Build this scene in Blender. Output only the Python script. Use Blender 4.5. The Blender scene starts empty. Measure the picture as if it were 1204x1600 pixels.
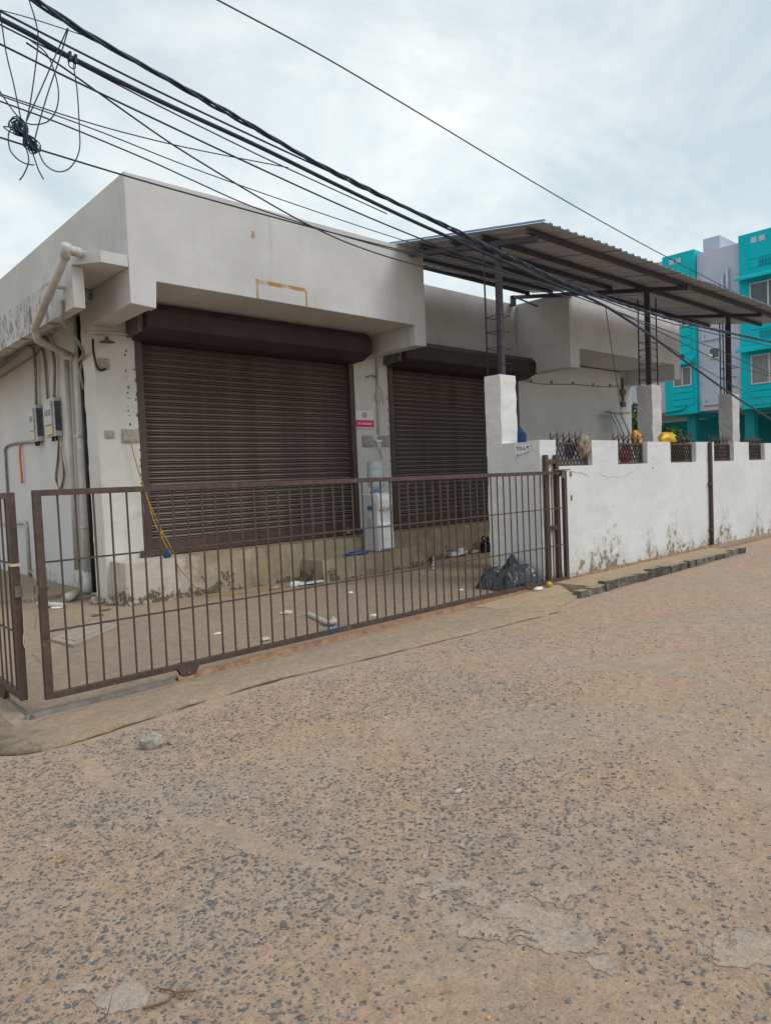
import bpy, math, random
import numpy as np
from mathutils import Vector, Matrix, noise as mnoise
random.seed(7)
rng = np.random.default_rng(7)
scene = bpy.context.scene
COL = scene.collection

# ------------------------------------------------------------------ camera
cam_d = bpy.data.cameras.new('camera')
cam = bpy.data.objects.new('camera', cam_d); COL.objects.link(cam)
yaw, pit, rol, FPX = 0.742250591, 0.0460954534, -0.0419104503, 1097.19573
cy, sy, cp, sp, cr, sr = math.cos(yaw), math.sin(yaw), math.cos(pit), math.sin(pit), math.cos(rol), math.sin(rol)
cF = Vector((sy*cp, cy*cp, -sp)); r0 = Vector((cy, -sy, 0)); u0 = r0.cross(cF)
cR = cr*r0 + sr*u0; cU = -sr*r0 + cr*u0
CAM = Vector((0, 0, 1.5))
cam.matrix_world = Matrix(((cR.x, cU.x, -cF.x, CAM.x), (cR.y, cU.y, -cF.y, CAM.y), (cR.z, cU.z, -cF.z, CAM.z), (0, 0, 0, 1)))
cam_d.sensor_fit = 'HORIZONTAL'; cam_d.sensor_width = 36.0
cam_d.lens = 36.0*FPX/1204.0
cam_d.clip_start = 0.05; cam_d.clip_end = 2000
scene.camera = cam

# ------------------------------------------------------------------ sky, sun, exposure
SUN_EL, SUN_AZ = math.radians(50), math.radians(150)      # azimuth from +Y towards +X
W = bpy.data.worlds.new('World'); scene.world = W; W.use_nodes = True
wn, wl = W.node_tree.nodes, W.node_tree.links
wn.clear()
w_out = wn.new('ShaderNodeOutputWorld')
w_sky = wn.new('ShaderNodeTexSky'); w_sky.sky_type = 'NISHITA'; w_sky.sun_disc = False
w_sky.sun_elevation = SUN_EL; w_sky.sun_rotation = SUN_AZ; w_sky.air_density = 1.2; w_sky.dust_density = 2.0
w_b1 = wn.new('ShaderNodeBackground'); w_b1.inputs['Strength'].default_value = 0.10
wl.new(w_sky.outputs[0], w_b1.inputs['Color'])
w_tc = wn.new('ShaderNodeTexCoord')
w_map = wn.new('ShaderNodeMapping'); w_map.inputs['Scale'].default_value = (1.0, 1.2, 2.0); w_map.inputs['Rotation'].default_value = (0.25, 0.1, 0.6)
wl.new(w_tc.outputs['Generated'], w_map.inputs['Vector'])
w_n1 = wn.new('ShaderNodeTexNoise'); w_n1.inputs['Scale'].default_value = 2.6; w_n1.inputs['Detail'].default_value = 9; w_n1.inputs['Roughness'].default_value = 0.62; w_n1.inputs['Distortion'].default_value = 0.35
wl.new(w_map.outputs[0], w_n1.inputs['Vector'])
w_n2 = wn.new('ShaderNodeTexNoise'); w_n2.inputs['Scale'].default_value = 1.1; w_n2.inputs['Detail'].default_value = 3
wl.new(w_map.outputs[0], w_n2.inputs['Vector'])
w_r = wn.new('ShaderNodeValToRGB')
w_r.color_ramp.elements[0].position = 0.37; w_r.color_ramp.elements[0].color = (0.625, 0.74, 0.79, 1)
w_r.color_ramp.elements[1].position = 0.63; w_r.color_ramp.elements[1].color = (0.97, 1.0, 0.985, 1)
wl.new(w_n1.outputs['Fac'], w_r.inputs['Fac'])
w_b2 = wn.new('ShaderNodeBackground'); w_b2.inputs['Strength'].default_value = 1.0
wl.new(w_r.outputs['Color'], w_b2.inputs['Color'])
w_r2 = wn.new('ShaderNodeValToRGB')
w_r2.color_ramp.elements[0].position = 0.30; w_r2.color_ramp.elements[0].color = (0.72, 0.72, 0.72, 1)
w_r2.color_ramp.elements[1].position = 0.55; w_r2.color_ramp.elements[1].color = (0.95, 0.95, 0.95, 1)
wl.new(w_n2.outputs['Fac'], w_r2.inputs['Fac'])
w_mix = wn.new('ShaderNodeMixShader')
wl.new(w_r2.outputs['Color'], w_mix.inputs['Fac']); wl.new(w_b1.outputs[0], w_mix.inputs[1]); wl.new(w_b2.outputs[0], w_mix.inputs[2])
wl.new(w_mix.outputs[0], w_out.inputs['Surface'])

sun_d = bpy.data.lights.new('sun', 'SUN'); sun_d.energy = 1.45; sun_d.angle = math.radians(30); sun_d.color = (1.0, 0.985, 0.96)
sun = bpy.data.objects.new('sun', sun_d); COL.objects.link(sun)
to_sun = Vector((math.cos(SUN_EL)*math.sin(SUN_AZ), math.cos(SUN_EL)*math.cos(SUN_AZ), math.sin(SUN_EL)))
sun.rotation_euler = to_sun.to_track_quat('Z', 'Y').to_euler()
sun.location = (0, -10, 30)
scene.view_settings.view_transform = 'Standard'; scene.view_settings.look = 'None'
scene.view_settings.exposure = 0.10; scene.view_settings.gamma = 1.0; scene.view_settings.use_curve_mapping = False

# ------------------------------------------------------------------ materials
class NT:
    def __init__(s, m): s.n = m.node_tree.nodes; s.l = m.node_tree.links
    def add(s, t, **kw):
        n = s.n.new(t)
        for k, v in kw.items(): setattr(n, k, v)
        return n
    def put(s, sock, v):
        if hasattr(v, 'is_linked') or isinstance(v, bpy.types.NodeSocket): s.l.new(v, sock)
        else: sock.default_value = v
    def noise(s, vec, scale, detail=4, rough=.55, dist=0.0):
        n = s.add('ShaderNodeTexNoise'); s.put(n.inputs['Vector'], vec)
        n.inputs['Scale'].default_value = scale; n.inputs['Detail'].default_value = detail
        n.inputs['Roughness'].default_value = rough; n.inputs['Distortion'].default_value = dist
        return n.outputs['Fac']
    def rng(s, v, a, b, c=0.0, d=1.0, smooth=True):
        n = s.add('ShaderNodeMapRange'); n.interpolation_type = 'SMOOTHSTEP' if smooth else 'LINEAR'
        s.put(n.inputs['Value'], v)
        for i, x in zip(('From Min', 'From Max', 'To Min', 'To Max'), (a, b, c, d)): n.inputs[i].default_value = x
        return n.outputs[0]
    def math(s, op, a, b=0.0):
        n = s.add('ShaderNodeMath', operation=op); s.put(n.inputs[0], a); s.put(n.inputs[1], b); return n.outputs[0]
    def mix(s, f, a, b):
        n = s.add('ShaderNodeMix', data_type='RGBA'); s.put(n.inputs[0], f); s.put(n.inputs[6], a); s.put(n.inputs[7], b)
        return n.outputs[2]
    def sep(s, v):
        n = s.add('ShaderNodeSeparateXYZ'); s.put(n.inputs[0], v); return n.outputs
    def mapping(s, vec, scale):
        n = s.add('ShaderNodeMapping'); s.put(n.inputs['Vector'], vec); n.inputs['Scale'].default_value = scale; return n.outputs[0]
    def bump(s, h, strength, dist=0.01, normal=None):
        n = s.add('ShaderNodeBump'); n.inputs['Strength'].default_value = strength; n.inputs['Distance'].default_value = dist
        s.put(n.inputs['Height'], h)
        if normal is not None: s.put(n.inputs['Normal'], normal)
        return n.outputs[0]

def c4(c): return (c[0], c[1], c[2], 1.0)
def newmat(name):
    m = bpy.data.materials.new(name); m.use_nodes = True
    t = NT(m); b = t.n['Principled BSDF']
    return m, t, b
def dk(c, k): return tuple(x*k for x in c)

def simple(name, col, rough=.6, spec=.4, metal=0.0, var=.18, scale=8.0, bump=.0, wear=None, wear_amt=(.62, .75), wear_scale=14, pervar=0.0):
    m, t, b = newmat(name)
    g = t.add('ShaderNodeTexCoord').outputs['Object']
    n = t.noise(g, scale, 6, .65)
    c = t.mix(t.rng(n, .3, .7), c4(dk(col, 1-var)), c4(dk(col, 1+var)))
    if wear is not None:
        w = t.rng(t.noise(g, wear_scale, 8, .7), wear_amt[0], wear_amt[1])
        c = t.mix(w, c, c4(wear))
    if pervar:
        oi = t.add('ShaderNodeObjectInfo').outputs['Random']
        hv = t.add('ShaderNodeHueSaturation'); t.put(hv.inputs['Value'], t.rng(oi, 0, 1, 1-pervar, 1+pervar, False)); t.put(hv.inputs['Color'], c); c = hv.outputs[0]
    t.put(b.inputs['Base Color'], c)
    b.inputs['Roughness'].default_value = rough; b.inputs['Specular IOR Level'].default_value = spec; b.inputs['Metallic'].default_value = metal
    if bump: t.put(b.inputs['Normal'], t.bump(t.noise(g, scale*4, 8, .7), bump, .01))
    return m

def plaster(name, col, dirt=(.16, .15, .12), base_h=0.0, base_amt=.5, streak=.25, blotch=.2, bump=.35, grime=None, warm=None, chip=0.0, whiteleft=0):
    """painted lime plaster: faint trowel clouds, rain streaks, damp flaking at the foot (object z = 0 is the foot)"""
    m, t, b = newmat(name)
    g = t.add('ShaderNodeTexCoord').outputs['Object']
    z = t.sep(g)[2]
    big = t.noise(g, .9, 5, .6, .4)
    c = t.mix(t.rng(big, .3, .75), c4(dk(col, 1-blotch*.6)), c4(dk(col, 1+blotch*.25)))
    if warm: c = t.mix(t.math('MULTIPLY', t.rng(t.noise(g, 2.3, 6, .65), .45, .8), .6), c, c4(warm))
    if whiteleft:      # remains of whitewash on the left run
        wl_ = t.rng(t.math('SUBTRACT', t.math('ADD', t.sep(g)[0], t.math('MULTIPLY', t.noise(g, 4, 8, .7), 1.6)), .8), whiteleft*.55, whiteleft*.8, 1, 0)
        c = t.mix(t.math('MULTIPLY', wl_, .85), c, c4((.56, .51, .46)))
    st = t.noise(t.mapping(g, (5.0, 5.0, .35)), 2.0, 8, .7)
    c = t.mix(t.math('MULTIPLY', t.rng(st, .52, .8), streak), c, c4(dirt))
    sp_ = t.noise(g, 38, 6, .75)
    c = t.mix(t.math('MULTIPLY', t.rng(sp_, .62, .78), .35), c, c4(dk(dirt, 1.3)))
    h = t.noise(g, 26, 9, .7)
    if chip:
        ch = t.rng(t.noise(t.mapping(g, (1, 1, .55)), 7.5, 9, .78, .3), .70-chip, .72-chip)
        c = t.mix(ch, c, c4((.19, .175, .15)))
    if grime:
        gm = t.math('MULTIPLY', t.rng(t.noise(t.mapping(g, (1.0, 1.6, .8)), 4.0, 9, .78, .5), .49, .58), t.rng(t.math('ADD', t.sep(g)[1], t.noise(g, 3, 4, .6)), -.35, .3, .0, 1.0))
        c = t.mix(t.math('MULTIPLY', gm, .8), c, c4(grime))
    if base_h > 0:
        lo = t.rng(t.noise(t.mapping(g, (1, 1, 0)), .95, 2, .5), .40, .60, .10, 1.0)          # where the damp climbs
        zz = t.math('DIVIDE', z, t.math('MULTIPLY', lo, base_h))
        fine = t.noise(t.mapping(g, (1, 1, .8)), 7.0, 10, .74, .3)
        k = t.math('ADD', t.math('MULTIPLY', fine, 1.5), t.rng(zz, 0.0, 1.0, .20, -.20, False))
        c = t.mix(t.math('MULTIPLY', t.rng(k, .62, 1.05), base_amt*.75), c, c4((.41, .345, .26)))
        fl = t.rng(k, .885, .93)
        c = t.mix(t.math('MULTIPLY', fl, base_amt), c, t.mix(t.noise(g, 30, 6, .7), c4(dk(dirt, .75)), c4(dk(dirt, 1.7))))
        h = t.math('SUBTRACT', h, t.math('MULTIPLY', fl, .8))
    t.put(b.inputs['Base Color'], c)
    b.inputs['Roughness'].default_value = .88; b.inputs['Specular IOR Level'].default_value = .2
    hh = t.math('ADD', t.math('MULTIPLY', h, .5), t.math('MULTIPLY', t.noise(g, 3.5, 4, .6), 1.6))
    t.put(b.inputs['Normal'], t.bump(hh, bump, .02))
    return m

def ground_mat(name, c1, c2, c3, grain=(.22, .18, .14), s1=1.1, speck=.5, bump=.4, pebble=None, moss=False):
    m, t, b = newmat(name)
    g = t.add('ShaderNodeTexCoord').outputs['Object']
    c = t.mix(t.rng(t.noise(g, s1, 6, .62, .5), .36, .66), c4(c1), c4(c2))
    c = t.mix(t.math('MULTIPLY', t.rng(t.noise(g, s1*.45, 5, .6, .8), .48, .68), .85), c, c4(c3))
    c = t.mix(t.math('MULTIPLY', t.rng(t.noise(g, s1*5, 8, .7, .3), .5, .75), .35), c, c4(dk(c1, .72)))
    c = t.mix(t.math('MULTIPLY', t.rng(t.noise(g, 90, 5, .8), .55, .72), speck), c, c4(grain))
    c = t.mix(t.math('MULTIPLY', t.rng(t.noise(g, 150, 4, .7), .58, .72), speck*.7), c, c4(dk(c2, 1.35)))
    m1_ = t.noise(g, 13, 9, .74, .4); m2_ = t.noise(t.mapping(g, (1, 1, 1)), 41, 7, .78)
    hv = t.add('ShaderNodeHueSaturation'); t.put(hv.inputs['Color'], c)
    m3_ = t.noise(g, 120, 3, .7)
    t.put(hv.inputs['Value'], t.math('ADD', t.math('ADD', t.rng(m1_, .32, .68, .80, 1.16, False), t.rng(m2_, .36, .64, -.20, .17, False)), t.rng(m3_, .36, .64, -.17, .14, False))); c = hv.outputs[0]
    c = t.mix(t.math('MULTIPLY', t.rng(m2_, .57, .64), speck), c, c4(dk(grain, .75)))
    h = t.math('ADD', t.math('ADD', t.noise(g, 70, 8, .75), t.math('MULTIPLY', m2_, 1.3)), t.math('MULTIPLY', m1_, 1.6))
    if moss:          # damp black growth where the apron turns the corner
        w = t.rng(t.math('ADD', t.sep(g)[0], t.math('MULTIPLY', t.noise(g, 6, 8, .75), .9)), 1.45, 1.9, 1, 0)
        c = t.mix(t.math('MULTIPLY', w, .75), c, c4((.10, .10, .075)))
    if pebble:
        v = t.add('ShaderNodeTexVoronoi', feature='F1'); t.put(v.inputs['Vector'], g); v.inputs['Scale'].default_value = pebble; v.inputs['Randomness'].default_value = 1
        sz = t.rng(v.outputs['Color'], .0, 1.0, -.05, .42, False)
        d = t.rng(t.math('SUBTRACT', sz, v.outputs['Distance']), .0, .06)
        msk = t.rng(t.noise(g, s1*.8, 4, .6, .5), .40, .56)
        d = t.math('MULTIPLY', d, msk)
        pc = t.mix(t.rng(v.outputs['Color'], .2, .8), c4((.11, .115, .125)), c4((.24, .225, .21)))
        c = t.mix(t.math('MULTIPLY', d, .5), c, pc)
        h = t.math('ADD', h, t.math('MULTIPLY', d, .6))
    t.put(b.inputs['Base Color'], c)
    b.inputs['Roughness'].default_value = .92; b.inputs['Specular IOR Level'].default_value = .18
    t.put(b.inputs['Normal'], t.bump(h, bump, .012))
    return m

M = {}
M['road'] = ground_mat('road_concrete', (.50, .345, .245), (.45, .35, .272), (.50, .345, .268), s1=.9, pebble=95, bump=.8, speck=.4)
M['apron'] = ground_mat('apron_concrete', (.47, .345, .245), (.42, .32, .238), (.48, .34, .225), s1=1.6, speck=.9, bump=1.0, moss=True)
M['ramp'] = ground_mat('ramp_concrete', (.44, .325, .215), (.40, .31, .215), (.38, .27, .17), s1=2.0, speck=.35, bump=.35)
M['yard'] = ground_mat('yard_concrete', (.345, .265, .195), (.30, .24, .19), (.37, .28, .195), s1=.8, speck=.35, bump=.5)
M['patch'] = ground_mat('cement_skim', (.40, .335, .275), (.36, .315, .27), (.43, .335, .255), s1=7, speck=.35, bump=.5)
def skin_mat():
    m = ground_mat('worn_cement_skin', (.405, .325, .26), (.37, .31, .26), (.43, .33, .245), s1=7, speck=.35, bump=.5)
    t = NT(m); b = t.n['Principled BSDF']; g = t.add('ShaderNodeTexCoord').outputs['Object']
    t.put(b.inputs['Alpha'], t.rng(t.noise(g, 7.5, 10, .72, .6), .415, .445))
    return m
M['skin'] = skin_mat()
M['stone'] = simple('blue_granite_chip', (.15, .15, .155), .85, .2, var=.35, scale=30, bump=.25, wear=(.34, .265, .20), wear_amt=(.48, .72), wear_scale=26, pervar=.3)
M['kerb'] = simple('old_kerb_stone', (.115, .112, .098), .9, .2, var=.4, scale=9, bump=.7, wear=(.30, .25, .185), wear_amt=(.57, .68), wear_scale=7, pervar=.35)
def dusty(m, col):
    t = NT(m); bs = t.n['Principled BSDF']; src = bs.inputs['Base Color'].links[0].from_socket
    nrm = t.sep(t.add('ShaderNodeNewGeometry').outputs['Normal'])[2]; g = t.add('ShaderNodeTexCoord').outputs['Object']
    f = t.math('MULTIPLY', t.rng(nrm, .45, .85), t.rng(t.noise(g, 14, 6, .7), .30, .55, .25, .9))
    t.put(bs.inputs['Base Color'], t.mix(f, src, c4(col)))
dusty(M['kerb'], (.37, .285, .20))
M['parapet'] = plaster('parapet_plaster', (.53, .53, .525), (.31, .295, .265), streak=.4, blotch=.22, bump=.25)
M['parapet_lightened'] = plaster('far_canopy_plaster_lightened', (.60, .605, .61), (.33, .31, .28), streak=.35, blotch=.2, bump=.25)  # lighter copy of the parapet plaster; missing fill light put into its colour
M['wallwhite'] = plaster('yard_wall_plaster', (.66, .675, .68), (.19, .16, .125), base_h=1.1, base_amt=.95, streak=.10, blotch=.14, bump=.5)
M['colwhite'] = plaster('column_plaster', (.71, .71, .70), (.22, .21, .19), base_h=.35, base_amt=.7, streak=.12, blotch=.15, bump=.7, chip=.015)
M['shopwall'] = plaster('shop_wall_plaster', (.60, .605, .595), (.20, .185, .15), base_h=.75, base_amt=.55, streak=.14, blotch=.16, bump=.35)
M['pillar'] = plaster('shop_pillar_plaster', (.62, .61, .58), (.20, .18, .14), base_h=.7, base_amt=.9, streak=.18, blotch=.16, bump=.5, chip=.0)
M['greycol'] = plaster('bare_cement_plaster', (.49, .492, .495), (.22, .20, .18), streak=.3, blotch=.3, bump=.6)
M['oldcol'] = plaster('old_column_plaster', (.56, .55, .53), (.24, .22, .20), streak=.4, blotch=.3, bump=.8, chip=.01)
M['ledge'] = plaster('stained_ledge_plaster', (.52, .52, .51), (.14, .13, .11), streak=.45, blotch=.25, bump=.6, grime=(.105, .10, .09))
M['plinth'] = plaster('plinth_cement', (.33, .265, .18), (.10, .09, .06), base_h=.55, base_amt=.95, streak=.6, blotch=.5, bump=.8, warm=(.50, .44, .37), whiteleft=1.5)
M['dust_highlight'] = simple('dusty_slat_highlight', (.215, .185, .165), .8, .3, var=.25, scale=6)  # pale dust tone that also paints the sky highlight on the slats
M['shutter'] = simple('shutter_paint', (.082, .054, .047), .5, .45, var=.16, scale=3, bump=.06, wear=(.15, .11, .09), wear_amt=(.5, .8), wear_scale=4, pervar=.14)
M['shutter2'] = simple('shutter_frame_paint', (.075, .046, .043), .55, .45, var=.2, scale=4, bump=.06)
M['hood'] = simple('shutter_hood_paint', (.042, .032, .035), .65, .35, var=.2, scale=2.5)
dusty(M['hood'], (.085, .078, .072))
M['gate'] = simple('gate_oxide_paint', (.075, .046, .039), .6, .4, var=.25, scale=18, bump=.12, wear=(.17, .11, .075), wear_amt=(.56, .74), wear_scale=11)
M['rust'] = simple('rusty_rail', (.29, .165, .095), .9, .2, var=.3, scale=12, bump=.5, wear=(.16, .09, .055), wear_amt=(.5, .75), wear_scale=9)
M['greysteel'] = simple('dull_grey_steel', (.14, .13, .12), .7, .4, metal=.2, var=.25, scale=10, bump=.1, wear=(.25, .16, .10), wear_amt=(.6, .8))
M['rebar'] = simple('rusty_rebar', (.050, .034, .036), .8, .3, var=.3, scale=25, bump=.3, wear=(.16, .085, .05), wear_amt=(.64, .8))
M['truss'] = simple('shed_steel_paint', (.055, .050, .066), .6, .4, var=.2, scale=6, bump=.05)
M['sheet_top'] = simple('sheet_blue_coat', (.10, .26, .46), .4, .5, var=.1, scale=3)
M['sheet'] = simple('sheet_grey_back', (.40, .42, .44), .45, .5, var=.1, scale=2.5, wear=(.29, .295, .30), wear_amt=(.55, .85), wear_scale=3)
M['pvc'] = simple('weathered_pvc_pipe', (.47, .455, .415), .5, .4, var=.12, scale=5, wear=(.28, .25, .20), wear_amt=(.6, .85), wear_scale=6)
M['conduit'] = simple('grey_conduit', (.23, .22, .20), .6, .35, var=.15, scale=7)
M['black'] = simple('black_rubber', (.018, .02, .024), .55, .4, var=.3, scale=10)
M['cable'] = simple('navy_cable_sheath', (.012, .030, .056), .5, .4, var=.3, scale=4)
M['thin'] = simple('dark_drop_wire', (.030, .040, .048), .6, .35, var=.2, scale=4)
M['whiteplastic'] = simple('white_plastic', (.70, .71, .72), .35, .5, var=.05, scale=4)
M['greyplastic'] = simple('pale_grey_plastic', (.50, .52, .55), .4, .5, var=.06, scale=4)
M['metercase'] = simple('meter_case', (.50, .49, .47), .5, .4, var=.12, scale=9, wear=(.20, .19, .18), wear_amt=(.62, .8))
M['meterdark'] = simple('meter_dark_cover', (.05, .06, .075), .25, .6, var=.4, scale=9)
M['meterface'] = simple('meter_face', (.10, .13, .19), .4, .5, var=.2)
M['bluetag'] = simple('blue_print', (.03, .15, .36), .5, .4, var=.05)
M['cream'] = simple('cream_terminal_cover', (.58, .48, .33), .5, .4, var=.08)
M['red'] = simple('crimson_print', (.62, .012, .095), .45, .4, var=.04)
M['paper'] = simple('white_paper', (.70, .71, .74), .7, .25, var=.05, scale=6)
M['ink'] = simple('black_ink', (.02, .02, .03), .7, .2, var=.05)
M['plate'] = simple('dull_switch_plate', (.34, .315, .28), .6, .35, var=.25, scale=20, bump=.2, wear=(.17, .13, .10), wear_amt=(.6, .75), wear_scale=25)
M['ochre'] = simple('ochre_cord', (.42, .235, .035), .7, .3, var=.2, scale=30)
M['orange'] = simple('orange_ribbon', (.70, .22, .09), .7, .3, var=.1)
M['yellow'] = simple('yellow_polythene', (.72, .44, .015), .35, .5, var=.2, scale=8)
M['amber'] = simple('amber_polythene', (.72, .30, .02), .35, .5, var=.2, scale=8)
M['clothgrey'] = simple('dusty_cloth', (.30, .26, .20), .95, .1, var=.4, scale=12, bump=.4)
M['clothblue'] = simple('navy_cloth', (.03, .06, .15), .9, .15, var=.3, scale=12, bump=.3)
M['clothred'] = simple('faded_red_cloth', (.30, .085, .09), .9, .15, var=.3, scale=12, bump=.3)
M['tarp'] = simple('teal_grey_polythene', (.024, .042, .050), .28, .55, var=.35, scale=5, bump=.1)
M['steelladder'] = simple('aluminium', (.40, .41, .41), .4, .5, metal=.6, var=.12, scale=6)
M['turq'] = plaster('turquoise_paint', (.006, .47, .54), (.012, .27, .31), streak=.4, blotch=.15, bump=.1)
M['turqdark'] = simple('turquoise_paint_dark', (.008, .24, .27), .8, .3, var=.12, scale=.8)  # a darker turquoise than the upper walls
M['lav'] = plaster('lavender_paint', (.47, .50, .60), (.30, .32, .38), streak=.4, blotch=.15, bump=.1)
M['glass'] = simple('tinted_pane', (.055, .07, .09), .12, .6, var=.25, scale=.7)
M['pane_grey'] = simple('curtained_pane', (.16, .165, .17), .25, .5, var=.25, scale=1.2)
M['frame_pale'] = simple('pale_window_frame', (.50, .50, .49), .5, .4, var=.06)
M['dark'] = simple('dark_opening', (.03, .045, .05), .9, .1, var=.2)
M['leaf1'] = simple('leaf_green', (.055, .13, .035), .6, .35, var=.5, scale=3)
M['bark'] = simple('bark', (.12, .09, .06), .9, .2, var=.3, scale=9, bump=.5)
M['twig'] = simple('dry_twig', (.16, .095, .055), .9, .2, var=.3, scale=20)
M['dryleaf'] = simple('dry_leaf', (.40, .22, .08), .8, .2, var=.3, scale=20)
M['rock'] = simple('rubble_grey', (.34, .305, .27), .9, .2, var=.45, scale=14, bump=.7)
M['blueplastic'] = simple('blue_plastic', (.03, .26, .62), .4, .5, var=.1)
M['bluebag'] = simple('cobalt_polythene', (.03, .07, .30), .4, .5, var=.3)
M['soil'] = simple('dark_soil', (.10, .075, .052), .95, .1, var=.4, scale=20, bump=.5)
M['sand'] = simple('loose_sand', (.42, .27, .155), .95, .1, var=.25, scale=25, bump=.4)
M['lime'] = simple('yellow_lime', (.50, .42, .02), .5, .4, var=.15)

def bottle_mat():
    m, t, b = newmat('water_jar_plastic')
    b.inputs['Base Color'].default_value = (.62, .67, .70, 1); b.inputs['Roughness'].default_value = .18
    b.inputs['Transmission Weight'].default_value = .35; b.inputs['IOR'].default_value = 1.2
    return m
M['jar'] = bottle_mat()

def stain_mat():
    m, t, b = newmat('rust_wash')
    g = t.add('ShaderNodeTexCoord').outputs['Object']
    b.inputs['Base Color'].default_value = (.50, .26, .035, 1); b.inputs['Roughness'].default_value = .9
    n = t.noise(t.mapping(g, (1, 1, .8)), 5, 6, .6)
    t.put(b.inputs['Alpha'], t.math('MULTIPLY', t.rng(n, .28, .80), .85))
    return m
M['stain'] = stain_mat()

# ------------------------------------------------------------------ mesh helpers
class MB:
    def __init__(s): s.v = []; s.f = []; s.mi = []; s.sm = []
    def poly(s, pts, faces, mi=0, smooth=False):
        o = len(s.v); s.v += [tuple(p) for p in pts]
        for f in faces: s.f.append(tuple(o+i for i in f)); s.mi.append(mi); s.sm.append(smooth)
        return s
    def box(s, x0, x1, y0, y1, z0, z1, mi=0):
        p = [(x0, y0, z0), (x1, y0, z0), (x1, y1, z0), (x0, y1, z0), (x0, y0, z1), (x1, y0, z1), (x1, y1, z1), (x0, y1, z1)]
        return s.poly(p, [(0, 3, 2, 1), (4, 5, 6, 7), (0, 1, 5, 4), (1, 2, 6, 5), (2, 3, 7, 6), (3, 0, 4, 7)], mi)
    def prism(s, prof, axis, a, b, mi=0):
        """closed 2D outline extruded along axis ('x': prof=(y,z); 'y': prof=(x,z); 'z': prof=(x,y))"""
        def mk(p, q): return {'x': (q, p[0], p[1]), 'y': (p[0], q, p[1]), 'z': (p[0], p[1], q)}[axis]
        n = len(prof); pts = [mk(p, a) for p in prof] + [mk(p, b) for p in prof]
        fs = [tuple(range(n)), tuple(reversed(range(n, 2*n)))] + [(i, i+n, (i+1) % n + n, (i+1) % n) for i in range(n)]
        return s.poly(pts, fs, mi)
    def bar(s, a, b, w, h=None, mi=0):
        """square bar from a to b"""
        a, b = Vector(a), Vector(b); h = h or w
        d = (b-a).normalized(); ref = Vector((0, 0, 1)) if abs(d.z) < .9 else Vector((0, 1, 0))
        u = d.cross(ref).normalized()*w/2; v = u.cross(d).normalized()*h/2
        p = [a-u-v, a+u-v, a+u+v, a-u+v, b-u-v, b+u-v, b+u+v, b-u+v]
        return s.poly(p, [(0, 3, 2, 1), (4, 5, 6, 7), (0, 1, 5, 4), (1, 2, 6, 5), (2, 3, 7, 6), (3, 0, 4, 7)], mi)
    def tube(s, pts, r, n=8, mi=0, cap=True, smooth=True):
        pts = [Vector(p) for p in pts]; k = len(pts)
        rs = r if isinstance(r, (list, tuple)) else [r]*k
        out = []; prev = None
        for i, p in enumerate(pts):
            d = (pts[min(i+1, k-1)] - pts[max(i-1, 0)])
            if d.length < 1e-9: d = Vector((0, 0, 1))
            d.normalize()
            if prev is None:
                ref = Vector((0, 0, 1)) if abs(d.z) < .9 else Vector((1, 0, 0)); u = d.cross(ref).normalized()
            else:
                u = prev - d*prev.dot(d)
                if u.length < 1e-6: u = d.orthogonal()
                u.normalize()
            prev = u; w = d.cross(u)
            for j in range(n):
                t = 2*math.pi*j/n; out.append(p + (u*math.cos(t) + w*math.sin(t))*rs[i])
        fs = []
        for i in range(k-1):
            for j in range(n): fs.append((i*n+j, i*n+(j+1) % n, (i+1)*n+(j+1) % n, (i+1)*n+j))
        if cap: fs.append(tuple(reversed(range(n)))); fs.append(tuple(range((k-1)*n, k*n)))
        return s.poly(out, fs, mi, smooth)
    def lathe(s, c, prof, n=24, mi=0, axis='z'):
        out = []; k = len(prof)
        for r, h in prof:
            for j in range(n):
                t = 2*math.pi*j/n; a, b = r*math.cos(t), r*math.sin(t)
                out.append((c[0]+a, c[1]+b, c[2]+h) if axis == 'z' else (c[0]+a, c[1]+h, c[2]+b))
        fs = [(i*n+j, i*n+(j+1) % n, (i+1)*n+(j+1) % n, (i+1)*n+j) for i in range(k-1) for j in range(n)]
        fs += [tuple(reversed(range(n))), tuple(range((k-1)*n, k*n))]
        return s.poly(out, fs, mi, True)

def mesh_of(mb, name, mat, off=(0, 0, 0), bevel=0.0):
    me = bpy.data.meshes.new(name)
    ox, oy, oz = off
    me.from_pydata([(x-ox, y-oy, z-oz) for x, y, z in mb.v], [], mb.f)
    for m in (mat if isinstance(mat, (list, tuple)) else [mat]): me.materials.append(m)
    me.polygons.foreach_set('material_index', mb.mi); me.polygons.foreach_set('use_smooth', mb.sm)
    import bmesh
    bm = bmesh.new(); bm.from_mesh(me)
    bmesh.ops.recalc_face_normals(bm, faces=bm.faces)
    if bevel:
        es = [e for e in bm.edges if len(e.link_faces) == 2 and e.calc_face_angle(0) > .5]
        bmesh.ops.bevel(bm, geom=es, offset=bevel, segments=2, affect='EDGES', profile=.6, clamp_overlap=True)
    bm.to_mesh(me); bm.free(); me.update()
    return me

def wloc(o):
    p = Vector(o.location)
    while o.parent: o = o.parent; p += Vector(o.location)
    return p

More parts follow.
